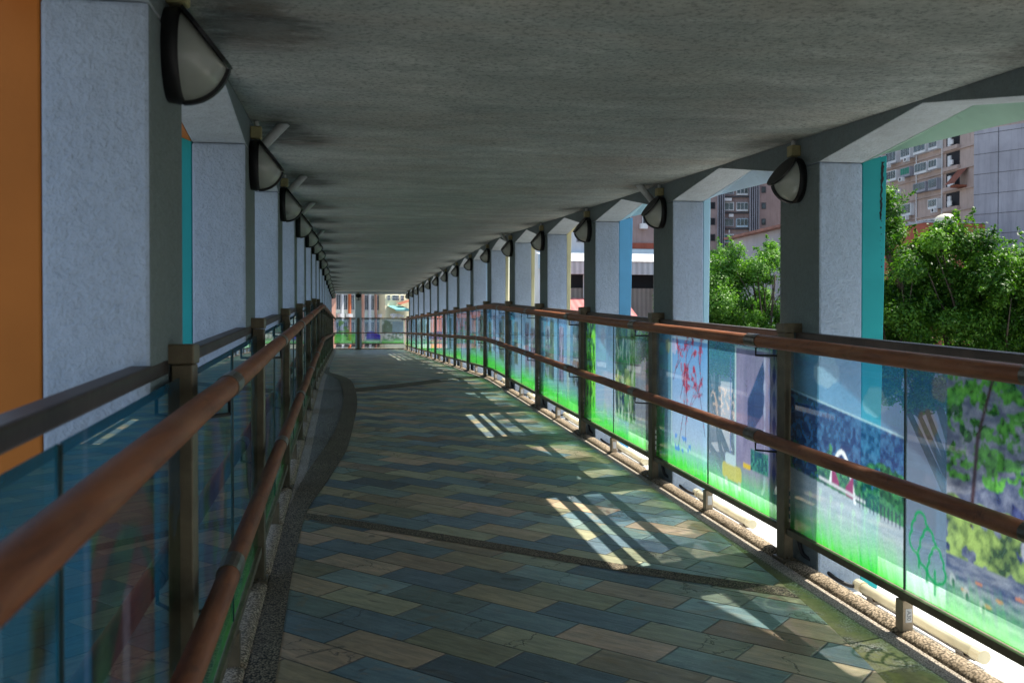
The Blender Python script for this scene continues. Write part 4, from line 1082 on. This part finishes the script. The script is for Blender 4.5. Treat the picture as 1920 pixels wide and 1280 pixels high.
# grey concrete building
gr = bld('office_building', 'grey concrete panel building with dark joints at the right edge', (40.5, 59.1, -5.5)); 
D = Vector((.53,-.848,0)); Nn = Vector((.848,.53,0))
gr.rotation_euler = (0,0,math.atan2(D.y, D.x))   # local +x along the face, local +y away from the walkway
m = MB(); m.box(0, 24, 0, 14, 0, 19.9); m.build('wall', FM['grey'], gr)
m = MB()
for k in range(15): m.box(-.01, 24, -.012, -.001, 19.9-1.3*k-.016-.3, 19.9-1.3*k+.016-.3)
for xx in [1.55+2.15*k for k in range(10)]: m.box(xx-.018, xx+.018, -.013, -.0005, 0, 19.89)
m.build('panel_joints', FM['line'], gr)
for k in range(3):
    for q in range(5):
        x = 3.75 + q*4.3; z = 14.9 - k*3.9
        m = MB(); m.box(x, x+2.1, -.05, .0-.002, z, z+1.3); w = m.build('window', M['wframe'], gr)
        m = MB(); m.box(x+.08, x+.9, -.07, -.052, z+.08, z+1.22); m.box(x+1.0, x+2.0, -.07, -.052, z+.08, z+1.22); m.build('pane', M['wglass'], w)
        m = MB(); m.box(x-.1, x+2.2, -.12, -.053, z-.16, z-.01); m.build('sill', FM['red'], w)
m = MB(); m.box(7, 24, 2, 13, 19.9, 25); m.build('roof_storey', FM['pink'], gr)
# red brick stair house with a pale dome-shaped tank
rb = bld('brick_building', 'low red brick building with flat roof behind the big tree', (36.4, 54.9, -5.5)); m = MB(); m.box(-2.0, 2.0, 0, 6, 0, 13.35); m.build('wall', FM['red'], rb)
m = MB(); m.box(-2.1, 2.1, -.1, 6.1, 13.36, 13.45); m.build('coping', FM['grey'], rb)
dm = MB(); vs=[]; fs=[]
for a in range(9):
    for b in range(20):
        t = R(90)*a/8; p = 2*math.pi*b/20; vs.append((.76*math.cos(t)*math.cos(p), .76*math.cos(t)*math.sin(p), .6*math.sin(t)))
for a in range(8):
    for b in range(20): fs.append((a*20+b, a*20+(b+1)%20, (a+1)*20+(b+1)%20, (a+1)*20+b))
dm.add(vs, fs); dt = empty('water_tank', (36.5, 56.0, 7.96)); tag(dt, 'cream domed water tank standing on the red brick roof', 'water tank'); dm.build('dome', mat_plain('cream_tank', (.72,.68,.52), .5), dt, smooth=True)
m = MB(); m.tube([(0,0,-.004),(0,0,.03)], .80, 20); m.build('rim', M['acw'], dt)
# pinkish tower seen through the second opening
tw = bld('apartment_tower', 'pinkish brown apartment tower with vertical fins between the windows', (67.2, 178.3, -5.5)); tw.rotation_euler = (0,0,-.165)
m = MB(); m.box(-3, 3.0, 0, 14, 0, 55); m.box(3.0, 8.2, .9, 14, 0, 55.1); m.box(8.2, 30, 0, 14, 0, 54.9); m.build('wall', FM['pink'], tw)
for k in range(14):
    z = 3.0*k + 8.4 
    m = MB(); m.box(.6, 1.5, -.10, -.002, z, z+1.3); w = m.build('window', FM['line'], tw); m = MB(); m.box(.7,1.4,-.14,-.102,z+.1,z+1.2); m.build('pane', M['dark'], w)
    m = MB(); m.box(3.3, 5.2, .70, .898, z-.2, z+1.4); w = m.build('window', M['wframe'] if k % 2 else FM['grey'], tw); m = MB(); m.box(3.5,4.2,.66,.698,z,z+1.2); m.box(4.3,5.0,.66,.698,z,z+1.2); m.build('pane', FM['green'] if k == 5 else M['wglass'], w)
    m = MB(); m.box(5.6, 7.8, .4, .898, z-.35, z+1.3); w = m.build('window', FM['bluew'] if k % 3 == 0 else M['wframe'], tw); m = MB()
    for q in range(3): m.box(5.7+q*.7,6.3+q*.7,.36,.398,z,z+1.2)
    m.build('pane', M['wglass'], w)
    m = MB(); m.box(2.9+rs.random()*2, 3.8+rs.random()*1.5, .1, .5, z+1.55, z+2.1); m.build('air_conditioner', M['acw'], tw)
    m = MB(); m.box(3.0, 8.19, .5, .897, z-.75, z-.5); m.build('ledge', FM['line'], tw)
    m = MB(); m.box(10.2, 11.0, -.1, -.002, z, z+1.2); w = m.build('window', FM['line'], tw); m = MB(); m.box(10.3,10.9,-.14,-.102,z+.1,z+1.1); m.build('pane', M['wglass'], w)
for xx in (1.9,2.3,2.7,3.05): m = MB(); m.box(xx, xx+.14, -.5, -.004, 8, 50); m.build('fin', FM['grey'], tw)
for xx in (7.9,8.3,8.7,9.1,9.5): m = MB(); m.box(xx, xx+.16, -.6, -.004, 8, 54); m.build('fin', FM['grey'], tw)
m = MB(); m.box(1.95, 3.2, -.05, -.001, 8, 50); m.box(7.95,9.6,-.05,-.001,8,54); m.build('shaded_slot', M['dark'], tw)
# low white building with red roof edge
lw = bld('white_building', 'low white building with a thin red sloping roof edge behind the light tree', (22.0, 40, -5.5))
m = MB(); m.box(0, 2, 3, 14.2, 0, 12.1); m.build('wall', mat_facade('dull_white_wall', (.40,.41,.43), .5), lw)
m = MB(); m.box(-.4, 2.1, 2.6, 14.6, 12.11, 12.24); m.build('roof', mat_plain('dull_red_roof_edge', (.30,.15,.11), .8, 0, .4, 2), lw)
for y in (4.6, 6.0, 7.2):
    m = MB(); m.box(-.04, -.002, y, y+.4, 10.2, 11.0); m.build('window', M['dark'], lw)
# street wall with windows low behind the trees
sw_ = bld('street_wall', 'pale lilac street wall with barred windows behind the trees', (19.5, 10, -5.5), 'wall')
m = MB(); m.box(0, .3, -18, 30, 0, 6.3); m.build('wall', mat_facade('lilac_wall', (.46,.42,.47), .4), sw_)
for y in (-2.0, 2.5, 7.0, 11.5, 16.):
    m = MB(); m.box(-.05, -.002, y, y+1.8, 4.3, 5.7); w = m.build('window', M['wframe'], sw_); m = MB(); 
    for q in range(3): m.box(-.08,-.052,y+.1+q*.57,y+.55+q*.57,4.4,5.6)
    m.build('pane', M['wglass'], w)
# shed with corrugated fascia, board wall
sh = bld('market_shed', 'shed with pale corrugated fascia over an old brown board wall', (13.0, 58, -5.5), 'shed')
m = MB(); m.box(.5, 10, .6, 8, 0, 9.45); m.build('wall', FM['old'], sh)
m = MB(); m.box(.0, 10.6, -.2, .2, 10.25, 11.0); m.build('fascia', FM['corr'], sh)
m = MB(); m.add([(-.1,-.3,11.02),(10.8,-.3,11.02),(10.8,9,12.2),(-.1,9,12.2)], [(0,1,2,3)]); m.build('roof', FM['corr'], sh)
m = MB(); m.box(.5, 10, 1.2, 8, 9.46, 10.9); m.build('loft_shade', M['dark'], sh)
for x in (1.2,3.4,5.6,7.8): m = MB(); m.box(x, x+.12, .3, .42, 0, 10.24); m.build('pillar', M['wframe'], sh)
m = MB(); m.box(5.7, 6.2, .56, .598, 8.0, 8.5); m.box(6.6, 7.1, .56, .598, 8.1, 8.6); m.build('signboard', M['wframe'], sh)
rr = bld('red_roofed_house', 'small house with pinkish red corrugated roof below the yellow edged opening', (12.0, 55, -5.5), 'house')
m = MB(); m.box(0, 4.2, 0, 3, 0, 7.4); m.build('wall', FM['old'], rr)
m = MB(); m.add([(-.3,-.5,7.6),(4.5,-.5,7.6),(4.5,2.5,8.8),(-.3,2.5,8.8)], [(0,1,2,3)]); m.build('roof', FM['redroof'], rr)
# distant blocks behind the shed
bb = bld('brown_block', 'brown block with one barred window above a red band behind the shed', (31.5, 116, -5.5))
m = MB(); m.box(0, 8, 0, 10, 0, 40); m.build('wall', FM['pink'], bb); m = MB(); m.box(-.05, 8.05, -.3, -.003, 16.6, 17.3); m.build('red_band', FM['red'], bb); m = MB(); m.box(-.05, 8.05, -.5, -.003, 15.2, 16.55); m.build('blue_panels', FM['bluew'], bb)
for z in (19.6, 22.6, 25.6):
    for x in (1.0,4.0): m = MB(); m.box(x, x+1.6, -.1, -.003, z, z+1.2); w = m.build('window', M['wframe'], bb); m = MB(); m.box(x+.1,x+.75,-.13,-.102,z+.1,z+1.1); m.box(x+.85,x+1.5,-.13,-.102,z+.1,z+1.1); m.build('pane', M['wglass'], w)
m = MB(); m.box(3.6,4.5,-.7,-.2,19.0,19.6); m.build('air_conditioner', M['acw'], bb)
wb = bld('white_block', 'white block with pale blue balcony panels far behind the shed', (23.0, 117, -5.5))
m = MB(); m.box(0, 8.2, 0, 10, 0, 34); m.build('wall', FM['white'], wb); m = MB(); m.box(-.1, 8.2, -.6, -.003, 14.2, 16.3); m.build('blue_panels', FM['bluew'], wb)
for z in (17.4, 20.4): m = MB(); m.box(4.6, 6.2, -.1, -.003, z, z+1.3); w = m.build('window', FM['grey'], wb); m = MB(); m.box(4.7,5.35,-.13,-.102,z+.1,z+1.2); m.box(5.45,6.1,-.13,-.102,z+.1,z+1.2); m.build('pane', M['wglass'], w)
# striped street blocks closing the view beyond the far end
def px(p): return 1.22*(-2.85 + (p-600)*.0634 - 2.9)
def pz(y): return 1.5 + (616-y)*.0643 + 5.5
eb = bld('striped_building', 'building with orange and pale green vertical stripes beyond the far end', (2.9, 121, -5.5)); eb.rotation_euler.z = R(35)
m = MB(); m.box(px(560), px(722), 0, 10, 0, 22); m.build('wall', FM['mintw'], eb)
for a, b, k in ((600,627,'salmon'),(652.5,655,'orange'),(677,680,'salmon'),(702.3,704,'salmon'),(638,642,'white'),(689,693,'white'),(711,714,'white')):
    m = MB(); m.box(px(a), px(b), -.35, -.003, 0, 21.9); m.build('pilaster', FM[k], eb)
for fl in range(6):
    zt = pz(553) + 3.2*(fl-2); 
    for a, b in ((630,637),(643.5,650),(657,663),(683,688.5),(694,700),(705,710.5),(715,720.5)):
        m = MB(); m.box(px(a), px(b), -.12, -.003, zt-1.9, zt); w = m.build('window', M['wframe'], eb)
        m = MB(); d = px(b)-px(a); 
        for q in range(2): m.box(px(a)+.04+q*d/2, px(a)+d/2-.02+q*d/2-.02, -.16, -.122, zt-1.8, zt-.08)
        m.build('pane', M['wglass'], w)
        if rs.random() < .8: m = MB(); x = px(a)+rs.random()*.3; m.box(x, x+.55, -.8, -.2, zt-2.7, zt-2.3); m.build('air_conditioner', M['acw'], eb)
    m = MB(); m.box(px(628), px(722), -.3, -.005, zt-2.95, zt-2.75); m.build('string_course', FM['line'], eb)
cb = bld('cream_building', 'cream building with a grid window and turquoise awning beyond the far end', (2.9, 119.3, -5.5)); cb.rotation_euler.z = R(35)
m = MB(); m.box(px(722), px(800), 0, 10, 0, 22); m.build('wall', FM['creamw'], cb)
for a, b, y0, y1 in ((735,748,553,563),(752,758,553,563),(726,731,553,563),(735,748,520,532)):
    m = MB(); m.box(px(a), px(b), -.12, -.003, pz(y1), pz(y0)); w = m.build('window', M['wframe'], cb); m = MB(); d = (px(b)-px(a))/4; h = (pz(y0)-pz(y1))/2
    for q in range(4):
        for r_ in range(2): m.box(px(a)+q*d+.03, px(a)+(q+1)*d-.03, -.15, -.122, pz(y1)+r_*h+.04, pz(y1)+(r_+1)*h-.04)
    m.build('pane', M['wglass'], w)
m = MB(); m.add([(px(726),-1.6,pz(580)),(px(756),-1.6,pz(580)),(px(756),-.01,pz(573)),(px(726),-.01,pz(573))], [(0,1,2,3)]); m.box(px(726),px(756),-1.62,-1.6,pz(583),pz(580)); m.build('awning', FM['tur'], cb)
m = MB()
for q in range(9): x = px(727)+q*.2; m.box(x, x+.13, -.9, -.5, pz(596)+rs.random()*.3, pz(586)-rs.random()*.3)
m.build('stall_clutter', M['acw'], cb)
m = MB(); m.add([(px(742),-1.,pz(571)),(px(768),-1.,pz(563)),(px(768),-.2,pz(560)),(px(742),-.2,pz(568))], [(0,1,2,3)]); m.build('tiled_canopy', FM['terra'], cb)
# orange block on the left, beyond the left railing's far end
ob = bld('orange_building', 'orange walled block beside the far left end of the walkway', (-3.2, 62, -5.5)); m = MB(); m.box(-4, 2.05, 0, 8, 0, 14); m.build('wall', FM['orange'], ob)
m = MB(); m.box(-4.1, 2.15, -.1, 8.1, 14.01, 14.4); m.build('parapet', FM['creamw'], ob)
# road markings on the street to the right
for k in range(6):
    m = MB(); y = 14+6*k; m.add([(13.2,y,-5.494),(13.45,y,-5.494),(13.45,y+3,-5.494),(13.2,y+3,-5.494)], [(0,1,2,3)]); tag(m.build('road_marking', M['white']), kind='structure')
m = MB(); m.add([(15.6,-5,-5.492),(19.4,-5,-5.492),(19.4,60,-5.492),(15.6,60,-5.492)], [(0,1,2,3)]); tag(m.build('pavement', mat_plain('pavement_slabs', (.34,.32,.31), .85, 0, .3, 2)), kind='structure')

# ------------------------------------------------------------------ light, sky, camera
EL = 56.3; az = Vector((.960,.278,0)).normalized()
w = bpy.data.worlds.new('World'); sc.world = w; w.use_nodes = True; nt = w.node_tree
bg = nt.nodes['Background']; sky = nt.nodes.new('ShaderNodeTexSky'); sky.sky_type = 'NISHITA'; sky.sun_disc = False
sky.sun_elevation = R(EL); sky.sun_rotation = math.atan2(az.x, az.y); sky.altitude = 50; sky.air_density = 1.2; sky.dust_density = 1.5
nt.links.new(sky.outputs[0], bg.inputs[0]); bg.inputs[1].default_value = .125
sl = bpy.data.lights.new('Sun', 'SUN'); sl.energy = 5.0; sl.angle = R(.53); sl.color = (1,.94,.83)
so = bpy.data.objects.new('Sun', sl); COL.objects.link(so); so.location = (30,9,45)
d = -Vector((az.x*math.cos(R(EL)), az.y*math.cos(R(EL)), math.sin(R(EL)))); so.rotation_euler = d.to_track_quat('-Z','Y').to_euler()
cam = bpy.data.cameras.new('Camera'); cam.lens = 35.0; cam.sensor_width = 36; cam.clip_start = .05; cam.clip_end = 2000
co_ = bpy.data.objects.new('Camera', cam); COL.objects.link(co_)
co_.location = (0,0,1.5); co_.rotation_euler = (R(90) - math.atan(24/1866.7), 0, -math.atan(315/1866.7))
cam.dof.use_dof = True; cam.dof.focus_distance = 7.5; cam.dof.aperture_fstop = 5.6
sc.camera = co_
sc.render.resolution_x, sc.render.resolution_y = 1024, 682
sc.view_settings.view_transform = 'Standard'; sc.view_settings.look = 'None'; sc.view_settings.exposure = 0
sc.cycles.film_exposure = 1.9
sc.cycles.max_bounces = 12; sc.cycles.diffuse_bounces = 6; sc.cycles.transparent_max_bounces = 24
